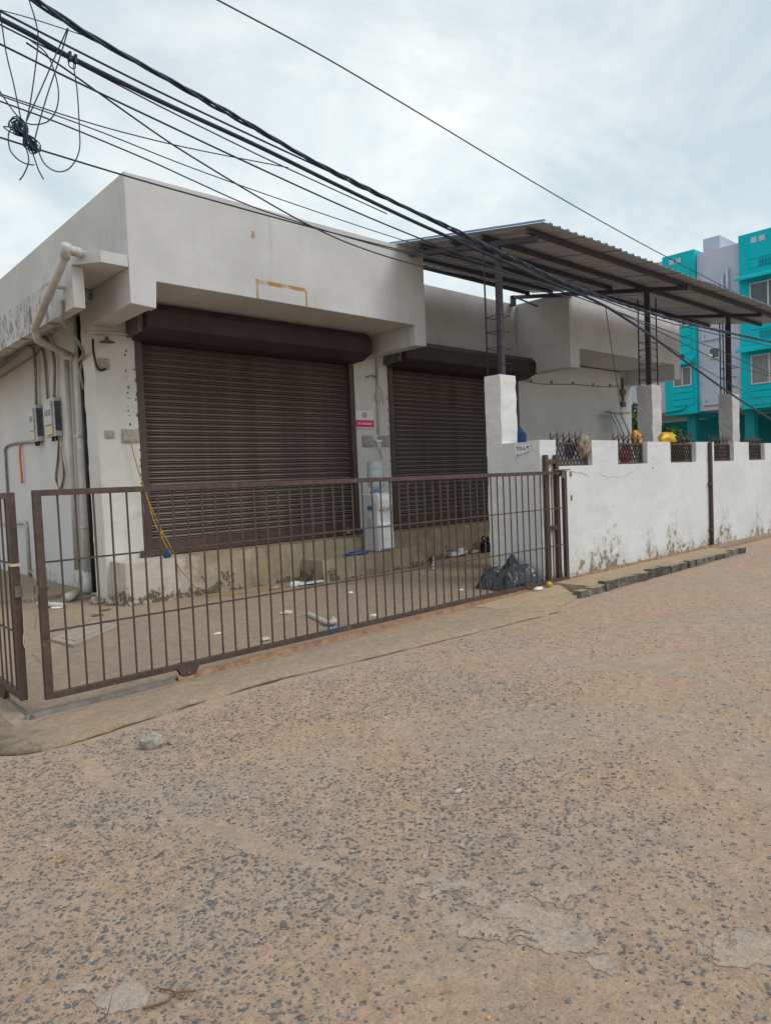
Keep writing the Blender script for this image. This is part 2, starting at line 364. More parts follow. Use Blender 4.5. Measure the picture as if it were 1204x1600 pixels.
def part(name, mb, mat, parent, bevel=0.0, label=None):
    off = wloc(parent)
    o = bpy.data.objects.new(name, mesh_of(mb, name, mat, off, bevel)); COL.objects.link(o); o.parent = parent
    if label: o['label'] = label
    return o
def inst(name, me, loc, parent=None, rot=(0, 0, 0), scl=(1, 1, 1), label=None):
    """a further object on shared mesh data; loc in world space"""
    o = bpy.data.objects.new(name, me); COL.objects.link(o)
    o.location = Vector(loc) - (wloc(parent) if parent else Vector()); o.rotation_euler = rot; o.scale = scl
    if parent: o.parent = parent
    if label: o['label'] = label
    return o
def thing(name, label, cat, loc, group=None):
    o = bpy.data.objects.new(name, None); COL.objects.link(o); o.location = loc; o.empty_display_size = .2
    o['label'] = label; o['category'] = cat
    if group: o['group'] = group
    return o
def solo(name, mb, mat, label, cat, loc, group=None, bevel=0.0):
    o = bpy.data.objects.new(name, mesh_of(mb, name, mat, loc, bevel)); COL.objects.link(o); o.location = loc
    o['label'] = label; o['category'] = cat
    if group: o['group'] = group
    return o
def struct(name, mb, mat, loc=(0, 0, 0), bevel=0.0, parent=None):
    if parent: return part(name, mb, mat, parent, bevel)
    o = bpy.data.objects.new(name, mesh_of(mb, name, mat, loc, bevel)); COL.objects.link(o); o.location = loc
    o['kind'] = 'structure'
    return o
def nz(x, y=0.0, z=0.0): return mnoise.noise(Vector((x, y, z)))
def catmull(pts, sub=6):
    pts = [Vector(p) for p in pts]
    if len(pts) < 3: return pts
    P = [2*pts[0]-pts[1]] + pts + [2*pts[-1]-pts[-2]]; out = []
    for i in range(1, len(P)-2):
        for k in range(sub):
            t = k/sub; a, b, c, d = P[i-1], P[i], P[i+1], P[i+2]
            out.append(.5*((2*b) + (c-a)*t + (2*a-5*b+4*c-d)*t*t + (3*b-a-3*c+d)*t**3))
    out.append(pts[-1]); return out
def rough_box(mb, x0, x1, y0, y1, z0, z1, amp=.008, step=.09, seed=0.0, mi=0):
    """box of hand plastered masonry: faces gridded, edges wandering a little"""
    nx, ny, nzz = (max(1, int(round((b-a)/step))) for a, b in ((x0, x1), (y0, y1), (z0, z1)))
    xs = np.linspace(x0, x1, nx+1); ys = np.linspace(y0, y1, ny+1); zs = np.linspace(z0, z1, nzz+1)
    idx = {}; V = []; F = []
    def vid(i, j, k):
        if (i, j, k) not in idx:
            p = Vector((xs[i], ys[j], zs[k])); q = p*5.5 + Vector((seed, seed*2, 0)); q2 = p*17 + Vector((seed*3, 0, 0))
            d = Vector((nz(*q), nz(q.x+31, q.y, q.z), nz(q.x, q.y+57, q.z)*.5))*amp + Vector((nz(*q2), nz(q2.x+9, q2.y, q2.z), 0))*amp*.5
            if k == 0: d.z = 0
            idx[(i, j, k)] = len(V); V.append(p+d)
        return idx[(i, j, k)]
    for i in range(nx):
        for j in range(ny):
            for k in (0, nzz): F.append((vid(i, j, k), vid(i+1, j, k), vid(i+1, j+1, k), vid(i, j+1, k)))
    for i in range(nx):
        for k in range(nzz):
            for j in (0, ny): F.append((vid(i, j, k), vid(i+1, j, k), vid(i+1, j, k+1), vid(i, j, k+1)))
    for j in range(ny):
        for k in range(nzz):
            for i in (0, nx): F.append((vid(i, j, k), vid(i, j+1, k), vid(i, j+1, k+1), vid(i, j, k+1)))
    return mb.poly(V, F, mi)
def crumple(c, size, seed, n=3, amp=.35, flat=True, smooth=True):
    """a crumpled lump (bag, cloth, rock): an icosphere pushed in and out by folded noise"""
    import bmesh
    bm = bmesh.new(); bmesh.ops.create_icosphere(bm, subdivisions=n, radius=1.0)
    mb = MB(); V = []
    for v in bm.verts:
        p = v.co.copy(); q = p*1.7 + Vector((seed*7.3, seed*3.1, seed))
        f = 1 + amp*(1-2*abs(nz(*q))) * .8 + amp*.5*(1-2*abs(nz(*(q*2.7)))) - amp*.4
        p *= f
        z = p.z*size[2]
        if flat and z < -size[2]*.45: z = -size[2]*.45
        V.append((c[0]+p.x*size[0], c[1]+p.y*size[1], c[2]+z))
    mb.poly(V, [tuple(v.index for v in f.verts) for f in bm.faces], 0, smooth)
    bm.free(); return mb
def text_mb(s, height, place):
    """letters as thin solid shapes; place maps (u, v, depth) to the world"""
    cu = bpy.data.curves.new('t', 'FONT'); cu.body = s; cu.size = 1.0; cu.extrude = .02; cu.offset = .018; cu.resolution_u = 3
    ob = bpy.data.objects.new('t', cu); COL.objects.link(ob)
    bpy.context.view_layer.update()
    me = bpy.data.meshes.new_from_object(ob.evaluated_get(bpy.context.evaluated_depsgraph_get()))
    xs = [v.co.x for v in me.vertices]; ys = [v.co.y for v in me.vertices]
    k = height/(max(ys)-min(ys)); x0, y0 = min(xs), min(ys); w = (max(xs)-x0)*k
    mb = MB(); mb.poly([place((v.co.x-x0)*k, (v.co.y-y0)*k, v.co.z*.08, w) for v in me.vertices], [tuple(p.vertices) for p in me.polygons])
    bpy.data.objects.remove(ob); bpy.data.curves.remove(cu); bpy.data.meshes.remove(me)
    return mb

# ------------------------------------------------------------------ road, apron, yard
def zroad(x): return -0.13 + 0.007*min(max(x-1.0, 0.0), 19.0)
mb = MB(); xs = [-250, 1.0, 20.0, 400]; ys = [-250, 400]
mb.poly([(x, y, zroad(x)) for y in ys for x in xs], [(i, i+1, i+5, i+4) for i in range(3)])
road = struct('road', mb, M['road'])

def zyard(x, y):
    zf = min(.02, -.10 + .0140*max(x-1.5, -.4)); t = min(max((y-5.3)/3.0, 0), 1)
    return zf + (.0 - zf)*t + .006*nz(x*.7, y*.7)
mb = MB(); gx = np.linspace(1.30, 21.0, 60); gy = np.concatenate([np.linspace(5.31, 9.4, 18), np.linspace(11, 24, 8)])
pts = [(x, y, zyard(x, y)) for y in gy for x in gx]; nx = len(gx)
fs = [(j*nx+i, j*nx+i+1, (j+1)*nx+i+1, (j+1)*nx+i) for j in range(len(gy)-1) for i in range(nx-1)]
mb.poly(pts, fs, 0, True)
rim = [(x, 5.31, zyard(x, 5.31)) for x in gx] + [(x, 5.31, -.3) for x in gx]
mb.poly(rim, [(i, i+1, nx+i+1, nx+i) for i in range(nx-1)])
rim = [(1.30, y, zyard(1.3, y)) for y in gy] + [(1.30, y, -.3) for y in gy]; ny = len(gy)
mb.poly(rim, [(i, i+1, ny+i+1, ny+i) for i in range(ny-1)])
yard = struct('yard_floor', mb, M['yard'])
# darker step in the yard floor along the left lane: a raised strip by the shop's side wall
mb = MB(); mb.prism([(1.9, 11.35), (2.9, 10.55), (3.70, 10.6), (3.70, 22), (1.9, 22)], 'z', -.05, .055)
struct('side_lane_slab', mb, M['yard'], bevel=.012)

def apron_strip(outer, inner, top_in, mat, name, lift=.03, amp=.03):
    o = catmull([(x, y, 0) for x, y in outer], 14); i_ = catmull([(x, y, 0) for x, y in inner], 14); n = min(len(o), len(i_))
    V = []
    for k in range(n):
        a, b = o[k], i_[k]
        w = amp*(nz(a.x*4, a.y*4, 3) + .6*nz(a.x*13, a.y*13, 5)); dirv = (a-b).normalized() if (a-b).length else Vector()
        a = a + dirv*w
        zo = zroad(a.x)
        for t, dz in ((1.0, -.04), (.995, lift*.45), (.955, lift), (.6, None), (.25, None), (0.0, None)):
            p = b + (a-b)*t
            z = zo+dz if dz is not None else (zo+lift) + (top_in(p.x, p.y)-(zo+lift))*(1-t/.955)
            V.append((p.x, p.y, z + (.004*nz(p.x*6, p.y*6) if t > 0 else 0)))
    m = 6; F = [(k*m+j, k*m+j+1, (k+1)*m+j+1, (k+1)*m+j) for k in range(n-1) for j in range(m-1)]
    mb = MB(); mb.poly(V, F, 0, True); return struct(name, mb, mat)
tin = lambda x, y: zyard(max(x, 1.3), max(y, 5.31)) - .004
def seam(outer, name, amp=.03):
    o = catmull([(x, y, 0) for x, y in outer], 14); V = []
    for i, p in enumerate(o):
        q = o[min(i+1, len(o)-1)]-o[max(i-1, 0)]; nrm = Vector((q.y, -q.x, 0)).normalized()
        w = .012+.012*max(0, nz(p.x*5, p.y*5, 8)); p = p+Vector((.012*nz(p.x*7, p.y*7), .02*nz(p.x*4+3, p.y*4), 0))
        for k in (-1.6, 1.0): V.append((p.x-nrm.x*w*k, p.y-nrm.y*w*k, zroad(p.x)+.004))
    mb = MB(); mb.poly(V, [(2*i, 2*i+1, 2*i+3, 2*i+2) for i in range(len(o)-1)]); part(name, mb, M['soil'], road)
APRON_EDGE = [(6.9, 4.55), (6.2, 4.58), (5.2, 4.66), (4.2, 4.74), (3.5, 4.82), (2.9, 4.85), (2.2, 4.80), (1.6, 4.73), (1.25, 4.76), (1.07, 4.98), (1.02, 5.5), (1.0, 6.5)]
apron_strip([(6.9, 4.55), (6.2, 4.58), (5.2, 4.66), (4.2, 4.74), (3.5, 4.82), (2.9, 4.85), (2.2, 4.80), (1.6, 4.73), (1.25, 4.76), (1.07, 4.98), (1.02, 5.5), (1.0, 6.5), (1.0, 8.5), (1.0, 12)],
            [(6.9, 5.34), (6.2, 5.34), (5.2, 5.34), (4.2, 5.34), (3.5, 5.34), (2.9, 5.34), (2.2, 5.34), (1.7, 5.34), (1.45, 5.34), (1.34, 5.36), (1.33, 5.6), (1.33, 6.5), (1.33, 8.5), (1.33, 12)], tin, M['apron'], 'gate_apron')
mb = MB(); out = [(6.25, 5.36), (6.45, 4.95), (6.58, 4.60), (7.0, 4.66), (7.4, 4.76), (7.66, 4.85), (7.8, 5.05), (8.02, 5.36)]
V = [(x, y, (zroad(x)+.036 if y < 5.2 else tin(x, 5.31)+.012) + .004*nz(x*5, y*5)) for x, y in out]; n = len(V)
V += [(x, y, zroad(x)-.05) for x, y in out]; V.append((7.0, 5.08, zroad(7)+.062))
mb.poly(V, [(i, (i+1) % n, 2*n) for i in range(n)] + [(i, (i+1) % n, n+(i+1) % n, n+i) for i in range(n)])
struct('gate_ramp', mb, M['ramp'], bevel=0)

seam(APRON_EDGE, 'soil_seam')
# pavement strip by the wall with its kerb stones
mb = MB(); mb.box(7.98, 12.80, 4.885, 5.56, -.2, .024)
strip = struct('pavement_strip', mb, M['ramp'], (8.05, 4.96, -.2), bevel=.01)
x = 7.62; k = 0
while x < 12.75:
    w = random.uniform(.20, .42); h = (random.uniform(.135, .165)-.012*(x-8)) if x > 7.9 else .10
    mb = MB(); z0 = zroad(x)-.05
    rough_box(mb, x, x+w-.018, 4.80+random.uniform(-.015, .015), 4.895, z0, zroad(x)+h-.01, amp=.026, step=.05, seed=k*3.3)
    part('kerb_stone', mb, M['kerb'], strip); x += w; k += 1

# stones set in the road: size, spread and gaps follow the worn surface
def in_view(P, mx=.22):
    v = P - np.array(CAM); d = v @ np.array(cF); u = v @ np.array(cR); w = v @ np.array(cU)
    return (d > .3) & (abs(u) < d*(602/FPX)*(1+mx)) & (abs(w) < d*(800/FPX)*(1+mx)), d
N = 330000
px = rng.uniform(-1.2, 12.5, N); py = rng.uniform(-.6, 4.95, N)
vis, dist = in_view(np.stack([px, py, np.full(N, -.12)], 1))
px, py, dist = px[vis], py[vis], dist[vis]; N = len(px); keep = np.ones(N, bool)
dens = np.array([.5 + .9*nz(a*.9+4, b*.9, 2.2) + .45*nz(a*2.6, b*2.6, 7.7) for a, b in zip(px, py)])
side = np.clip((px - (1.75+1.5*(py-1.5)) + .15)/2.0, 0, 1)              # the worn, sandier wheel path to the right
dens = np.clip(dens + .30, .08, 1) * (1 - .74*side) * np.clip(1.2-dist/8, .08, 1)
keep &= rng.uniform(0, 1, N) < dens*.85
# stay off the apron
apx = np.interp(px, [-2, 1.0, 1.25, 1.6, 2.9, 4.2, 5.2, 6.6, 7.6, 13], [9, 4.95, 4.72, 4.68, 4.78, 4.68, 4.6, 4.5, 4.78, 4.85])
keep &= py < apx-.03
jx = np.interp(py, [2.2, 2.5, 2.85, 3.2, 3.55, 4.0, 4.55], [1.80, 1.66, 1.62, 1.50, 1.52, 1.40, 1.45])
keep &= (py < 2.0) | (abs(px-jx-.02*np.sin(py*11)) > .035+.02*np.sin(py*5))      # an old joint filled with sand
px, py, dist = px[keep], py[keep], dist[keep]; ns = len(px)
size = rng.gamma(2.6, .0024, ns) + .0030
size = np.minimum(size, .019)
order = np.argsort(-size/dist); px, py, dist, size = px[order], py[order], dist[order], size[order]
def stone_verts(n, s):
    k = 6; ang = np.linspace(0, 2*np.pi, k, endpoint=False)[None] + rng.uniform(-.42, .42, (n, k))
    r = s[:, None]*rng.uniform(.55, 1.25, (n, k)); el = rng.uniform(.45, .85, n)[:, None]; rot = rng.uniform(0, np.pi, n)[:, None]
    x, y = r*np.cos(ang), r*np.sin(ang)*el
    X, Y = x*np.cos(rot)-y*np.sin(rot), x*np.sin(rot)+y*np.cos(rot)
    h = (np.minimum(s*rng.uniform(.05, .22, n), .0035))[:, None]
    b = np.stack([X, Y, np.full_like(X, -.006)], 2); t = np.stack([X*.72, Y*.72, h*rng.uniform(.6, 1.2, (n, k))], 2)
    return np.concatenate([b, t], 1)
SF = [(0, 1, 7, 6), (1, 2, 8, 7), (2, 3, 9, 8), (3, 4, 10, 9), (4, 5, 11, 10), (5, 0, 6, 11), (6, 7, 8, 9, 10, 11)]
SV = stone_verts(ns, size)
for i in range(300):
    me = bpy.data.meshes.new('road_stone'); me.from_pydata(SV[i].tolist(), [], SF); me.materials.append(M['stone'])
    inst('road_stone', me, (px[i], py[i], zroad(px[i])), road)
rest = np.arange(300, ns)
mb = MB()
V = (SV[rest] + np.stack([px[rest], py[rest], np.array([zroad(a) for a in px[rest]])], 1)[:, None, :]).reshape(-1, 3)
me = bpy.data.meshes.new('road_stones'); me.from_pydata(V.tolist(), [], [tuple(12*i+j for j in f) for i in range(len(rest)) for f in SF]); me.materials.append(M['stone'])
o = bpy.data.objects.new('road_stones', me); COL.objects.link(o); o.parent = road; o['kind'] = 'stuff'

# thin skins of grey cement left on the road
def patch(poly, z=.004):
    pts = catmull([(a, b, 0) for a, b in poly+[poly[0]]], 26)[:-1]
    def fr(x, y, o): return sum(nz(x*f+o, y*f, o)*w for f, w in ((9, .040), (22, .020), (55, .010), (120, .005)))
    pts = [(p.x+fr(p.x, p.y, 3), p.y+fr(p.x, p.y, 40)) for p in pts]
    mb = MB(); mb.prism(pts, 'z', zroad(pts[0][0])-.004, zroad(pts[0][0])+z)
    part('cement_patch', mb, M['skin'], road)
patch([(.70, 2.42), (.76, 2.30), (.74, 2.18), (.79, 2.15), (.84, 2.19), (.87, 2.33), (.80, 2.29), (.76, 2.38)])
patch([(1.93, 1.66), (2.06, 1.62), (2.12, 1.45), (2.10, 1.30), (2.02, 1.17), (1.96, 1.16), (1.96, 1.30), (1.90, 1.42), (1.86, 1.52), (1.79, 1.66)])
patch([(2.14, 1.62), (2.28, 1.55), (2.37, 1.50), (2.30, 1.44), (2.18, 1.44), (2.14, 1.50)])
patch([(1.88, 2.02), (1.98, 1.98), (2.06, 1.83), (2.04, 1.72), (1.96, 1.70), (1.93, 1.84), (1.82, 1.93)])
patch([(2.20, 1.02), (2.42, 1.00), (2.50, .86), (2.40, .80), (2.26, .90)])

# ------------------------------------------------------------------ shop building
B = thing('shop_building', 'single storey white plastered shop with two brown rolling shutters and deep parapet canopies', 'shop', (3.5, 9.4, 0))
TOP = 5.19
mb = MB(); rough_box(mb, 3.54, 4.10, 9.40, 9.80, 0, 4.0, .012, .12, 1.0)
part('pillar', mb, M['pillar'], B)
mb = MB(); rough_box(mb, 8.00, 8.83, 9.42, 9.80, 0, 4.0, .006, .14, 2.0)
part('pillar', mb, M['pillar'], B)
mb = MB(); mb.box(12.72, 17.70, 9.40, 9.60, 0, 4.05)
part('front_wall', mb, M['shopwall'], B, .01)
mb = MB(); mb.box(3.72, 3.92, 9.80, 22, 0, 4.1)
part('side_wall', mb, M['shopwall'], B, .01)
mb = MB(); mb.box(17.5, 17.7, 9.60, 20, 0, 4.1); mb.box(3.92, 17.5, 20, 20.2, 0, 4.1)
part('rear_wall', mb, M['shopwall'], B)
mb = MB(); mb.box(3.95, 12.70, 9.62, 9.78, .0, 4.08)
part('lintel_wall', mb, M['greycol'], B)
mb = MB(); mb.box(3.66, 17.6, 9.42, 22, 4.10, 4.25)
part('roof_slab', mb, M['greycol'], B)
# first canopy
mb = MB()
mb.prism([(3.50, 3.68), (3.81, 3.66), (3.83, 3.98), (8.20, 3.975), (8.20, 3.65), (8.45, 3.66), (8.45, TOP), (3.50, TOP)], 'y', 8.05, 8.20)
mb.box(3.83, 8.20, 8.20, 9.62, 3.985, 4.098)
mb.box(3.50, 3.80, 8.20, 9.62, 3.675, 4.098); mb.box(8.22, 8.45, 8.20, 9.40, 3.66, 4.098)
mb.box(3.50, 3.64, 8.20, 22, 4.10, TOP-.004); mb.box(8.31, 8.45, 8.20, 9.50, 4.10, TOP-.004)
can1 = part('canopy', mb, M['parapet'], B, .008)
mb = MB(); mb.prism([(3.18, 8.05), (3.495, 8.05), (3.495, 9.41), (2.955, 9.41), (2.955, 8.325)], 'z', 4.095, 4.23)
part('corner_shelf', mb, M['parapet'], B, .006)
# rust outline left on the parapet by a removed sign
for a, lab in (((5.225, 5.265, 3.985, 4.24), 'left edge of the ochre rust outline on the parapet'), ((5.268, 6.03, 4.185, 4.232), 'top edge of the ochre rust outline on the parapet'), ((6.032, 6.06, 3.99, 4.20), 'faint right edge of the ochre rust outline'), ((5.19, 5.24, 4.77, 4.86), 'single ochre rust spot high on the parapet')):
    mb = MB(); mb.box(a[0], a[1], 8.046, 8.049, a[2], a[3]); part('rust_stain', mb, M['stain'], B, label=lab)
# recessed parapet and second canopy
mb = MB(); mb.box(8.46, 12.69, 9.35, 9.50, 4.06, 5.18)
part('recessed_parapet', mb, M['greycol'], B, .008)
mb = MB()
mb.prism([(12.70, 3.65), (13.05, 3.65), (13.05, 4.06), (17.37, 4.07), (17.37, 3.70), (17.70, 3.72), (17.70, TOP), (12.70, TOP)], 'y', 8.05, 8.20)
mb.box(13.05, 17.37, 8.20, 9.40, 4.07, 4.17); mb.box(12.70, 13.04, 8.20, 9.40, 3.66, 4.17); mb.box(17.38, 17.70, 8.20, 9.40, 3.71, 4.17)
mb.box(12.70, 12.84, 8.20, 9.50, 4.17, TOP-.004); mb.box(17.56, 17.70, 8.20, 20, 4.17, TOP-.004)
part('canopy', mb, M['parapet_lightened'], B, .008)
# side ledge with rain streaks
mb = MB(); rough_box(mb, 2.95, 3.08, 8.33, 22, 3.62, 4.09, .010, .14, 5); mb.box(3.08, 3.715, 9.2, 22, 3.96, 4.088)
part('side_ledge', mb, M['ledge'], B)
# plinth and step
mb = MB(); rough_box(mb, 3.60, 12.70, 8.92, 9.62, -.05, .56, .014, .13, 9)
part('plinth', mb, M['plinth'], B)
mb = MB(); rough_box(mb, 6.36, 8.62, 8.37, 8.92, -.05, .325, .016, .11, 11)
part('step', mb, M['plinth'], B)

def hood_profile(yf, zb, zt): return [(9.60, zb+.02), (yf+.26, zb+.03), (yf+.02, zb+.13), (yf, zt-.10), (yf+.10, zt), (9.60, zt+.09)]
def shutter(x0, x1, label, hx0, hx1):
    s = thing('roller_shutter', '', '', (x0, 9.45, .56)); del s['category']; s.parent = B; s.location = Vector((x0, 9.45, .56)) - Vector(B.location); s['label'] = label
    zb, zt, w = .60, 3.60, .10
    pitch = .0835; k = int((zt-zb-.17)/pitch)
    # one slat: rolled section, a raised belly with a hooked lip
    prof = [(.022, .0), (-.004, .004), (-.010, .012), (.004, .020), (.014, .023), (.010, .027), (-.012, .033), (-.015, .041), (.002, .050), (.020, .058), (.024, .0835), (.034, .0835), (.034, 0)]
    m1 = MB(); m1.prism(prof, 'x', 0, x1-x0-2*w+.03)
    me = mesh_of(m1, 'slat', [M['shutter'], M['dust_highlight']])
    for p in me.polygons:
        if p.normal.y < -.15 and p.normal.z > .5: p.material_index = 1  # upward ledges get the painted highlight
    for i in range(k): inst('slat', me, (x0+w-.015, 9.47+random.uniform(-.002, .002), zb+.17+i*pitch), s)
    m1 = MB(); m1.box(x0+w, x1-w, 9.44, 9.50, zb-.03, zb+.17); m1.box(x0+w, x1-w, 9.40, 9.44, zb-.03, zb+.02); part('bottom_rail', m1, M['shutter2'], s, .004)
    m1 = MB(); m1.box((x0+x1)/2-.09, (x0+x1)/2+.09, 9.415, 9.44, zb+.05, zb+.11); part('handle', m1, M['gate'], s, .004)
    for a in (x0, x1-w):
        m1 = MB(); m1.box(a, a+w, 9.385, 9.52, zb-.035, zt+.1); part('guide_rail', m1, M['shutter2'], s, .006)
    for a in (x0-.09, x1-.10):
        m1 = MB(); m1.box(a, a+.19, 9.36, 9.384, zb-.045, zb+.06); part('foot_plate', m1, M['shutter2'], s, .003)
    m1 = MB(); m1.prism(hood_profile(8.89, 3.51, 3.97), 'x', hx0, hx1)
    part('hood', m1, M['hood'], s, .012)
    m1 = MB(); m1.prism([(9.60, 3.56), (9.02, 3.60), (8.98, 3.88), (9.10, 3.98), (9.60, 3.98)], 'x', hx0-.075, hx0-.003); part('hood_bracket', m1, M['greysteel'], s, .004)
    m1 = MB(); m1.box(x1-.32, x1-.24, 9.38, 9.44, zb-.01, zb+.05); m1.tube([(x1-.30, 9.40, zb+.05), (x1-.30, 9.40, zb+.09), (x1-.26, 9.40, zb+.09), (x1-.26, 9.40, zb+.05)], .007, 6)
    part('padlock', m1, M['steelladder'], s)
shutter(4.10, 8.00, 'left brown rolling shutter under the first canopy', 4.07, 8.02)
shutter(8.83, 12.72, 'right brown rolling shutter under the recessed parapet', 8.82, 12.75)

for x, z0, z1 in ((3.97, 2.40, 3.55), (4.085, .9, 3.3), (8.80, .7, 3.2)):
    zc = z0
    while zc < z1:
        h = random.uniform(.012, .05); m1 = crumple((x+random.uniform(-.012, .012), 9.392 if x < 8 else 9.412, zc), (random.uniform(.006, .016), .006, h*.5), zc*7, 1, .5, False)
        part('plaster_chip', m1, M['kerb'], B); zc += random.uniform(.05, .22)
# switch plates on the pillars, small fittings
plates = [(3.63, 3.75, 2.21, 2.31), (3.85, 4.09, 2.15, 2.33), (8.15, 8.39, 2.10, 2.29), (8.53, 8.77, 2.11, 2.29), (3.60, 3.74, 3.12, 3.26)]
for a, b, c, d in plates:
    m1 = MB(); m1.box(a, b, 9.378, 9.399, c, d); m1.box(a+.02, b-.02, 9.37, 9.378, c+.02, d-.02); m1.tube([((a+b)/2, 9.37, (c+d)/2), ((a+b)/2, 9.362, (c+d)/2)], .012, 8)
    part('switch_plate', m1, M['plate'], B, .003)
m1 = MB(); m1.tube([(3.40, 9.34, 3.52), (3.48, 9.34, 3.57), (3.9, 9.34, 3.61), (4.0, 9.34, 3.60)], .018, 8)
m1.tube([(3.70, 9.34, 3.59), (3.68, 9.30, 3.54)], .012, 6); part('conduit', m1, M['pvc'], B)
m1 = MB(); m1.lathe((3.68, 9.27, 3.455), [(.10, 0), (.075, .012), (.03, .03), (.02, .07)], 20)
part('lamp_shade', m1, M['greysteel'], B)
m1 = MB(); m1.tube(catmull([(3.53, 9.36, 3.50), (3.53, 9.37, 3.35), (3.56, 9.37, 3.16), (3.60, 9.36, 3.10), (3.68, 9.37, 3.12)], 5), .016, 8); part('conduit', m1, M['black'], B)
m1 = MB(); m1.tube([(8.57, 9.40, 3.95), (8.55, 9.40, 3.1), (8.53, 9.40, 2.32)], .022, 8); m1.box(8.49, 8.60, 9.36, 9.41, 2.92, 3.05); part('conduit', m1, M['pvc'], B)
m1 = MB(); m1.tube(catmull([(8.54, 9.37, 3.5), (8.52, 9.35, 3.2), (8.60, 9.35, 3.1), (8.64, 9.36, 2.85)], 5), .006, 5); m1.tube(catmull([(8.28, 9.38, 3.32), (8.4, 9.37, 3.36), (8.54, 9.37, 3.33)], 5), .014, 6); part('loose_wire', m1, M['conduit'], B)
m1 = MB(); m1.box(8.42, 8.56, 9.345, 9.40, 2.18, 2.215); m1.tube([(8.47, 9.36, 2.18), (8.47, 9.35, 2.08)], .016, 8); m1.tube([(8.52, 9.36, 2.18), (8.52, 9.35, 2.02)], .016, 8); part('water_tap', m1, M['whiteplastic'], B)
m1 = MB(); m1.tube(catmull([(8.49, 9.34, 2.05), (8.47, 9.30, 1.95), (8.40, 9.2, 1.88), (8.1, 8.9, 1.86)], 6), .009, 6); part('tap_hose', m1, M['conduit'], B)
# fittings on the rear shop wall: a thin surface wire with clips
m1 = MB(); m1.tube(catmull([(12.85, 9.38, 3.57), (13.6, 9.385, 3.53), (15, 9.385, 3.60), (16.3, 9.385, 3.62), (17.2, 9.385, 3.70)], 6), .009, 5)
for a in (13.2, 14.0, 14.9, 15.8, 16.6): m1.box(a-.03, a+.03, 9.375, 9.398, 3.535+.03*(a-13), 3.60+.03*(a-13))
part('surface_wire', m1, M['conduit'], B)
m1 = MB(); m1.tube([(17.2, 9.36, 3.9), (17.2, 9.36, 3.3)], .03, 8); m1.box(17.1, 17.3, 9.33, 9.40, 3.45, 3.60); m1.box(17.12, 17.28, 9.33, 9.40, 3.15, 3.28); part('conduit', m1, M['greysteel'], B)

# rain pipes and service pipes on the left side
m1 = MB(); m1.tube([(3.42, 8.62, 4.30), (2.86, 8.06, 4.17), (2.80, 8.01, 4.15)], .046, 12)
m1.tube([(2.80, 7.99, 4.19), (2.80, 8.05, 4.11), (2.80, 9.30, 3.535)], .046, 12); m1.tube([(2.90, 8.10, 4.18), (3.0, 8.20, 4.203)], .056, 12); m1.tube([(2.79, 7.985, 4.20), (2.80, 8.09, 4.09)], .055, 12)
m1.bar((2.80, 8.55, 3.88), (2.96, 8.62, 3.90), .05, .03)
part('rain_pipe', m1, M['pvc'], B)
m1 = MB(); m1.tube([(2.80, 9.30, 3.535), (2.95, 9.7, 3.48), (3.55, 10.25, 3.42), (3.62, 10.3, 3.38)], .046, 12); part('rain_pipe', m1, M['pvc'], B)
m1 = MB(); m1.tube([(3.60, 10.05, 4.0), (3.60, 10.15, 3.0), (3.60, 10.2, 1.5), (3.60, 10.26, .30)], .058, 12); m1.tube([(3.60, 10.26, .34), (3.50, 10.05, .10)], .064, 12)
for z in (2.28, 1.0): m1.box(3.53, 3.67, 10.09, 10.26, z, z+.025)
part('rain_pipe', m1, M['pvc'], B)
m1 = MB(); m1.tube([(3.65, 10.75, 3.45), (3.65, 10.8, 2.0), (3.65, 10.85, .35)], .04, 12); part('rain_pipe', m1, M['pvc'], B)
m1 = MB(); m1.tube([(3.56, 9.92, 3.9), (3.56, 9.94, .1)], .03, 8); part('service_pipe', m1, M['black'], B)
m1 = MB(); m1.tube(catmull([(2.92, 8.6, 3.75), (2.95, 8.7, 3.52), (3.2, 9.0, 3.38), (3.45, 9.5, 3.33), (3.52, 9.9, 3.28)], 6), .020, 8)
m1.tube(catmull([(3.55, 9.85, 3.3), (3.50, 9.80, 3.1), (3.54, 9.82, 2.9)], 6), .016, 6); part('service_wire', m1, M['conduit'], B)
m1 = MB(); m1.tube([(3.69, 18, .90), (3.69, 13.40, 1.01), (3.69, 13.38, .95), (3.69, 13.38, .05)], .03, 8); part('water_pipe', m1, M['pvc'], B)
m1 = MB(); m1.tube(catmull([(3.69, 12.25, 2.36), (3.69, 13.8, 2.42), (3.69, 14.35, 2.38), (3.69, 14.40, 2.2)], 4)+[(3.69, 14.45, .1)], .022, 8); part('conduit', m1, M['conduit'], B)
m1 = MB()
m1.tube(catmull([(3.69, 20, 3.42), (3.69, 14.5, 3.68), (3.69, 12.45, 3.76), (3.69, 12.05, 3.82), (3.69, 11.85, 3.66), (3.69, 11.82, 2.95)], 5), .018, 8); part('conduit', m1, M['conduit'], B)
m1 = MB(); m1.tube(catmull([(3.66, 20, 3.50), (3.66, 14.2, 3.86), (3.66, 12.9, 3.95), (3.66, 12.35, 3.90), (3.66, 12.22, 3.70), (3.66, 12.30, 2.95)], 5), .024, 8); part('conduit', m1, M['conduit'], B)
m1 = MB(); m1.tube(catmull([(3.66, 12.9, 3.98), (3.66, 12.0, 4.0), (3.66, 11.5, 3.85), (3.66, 11.30, 3.5), (3.66, 11.42, 2.95)], 5), .024, 8); part('conduit', m1, M['conduit'], B)

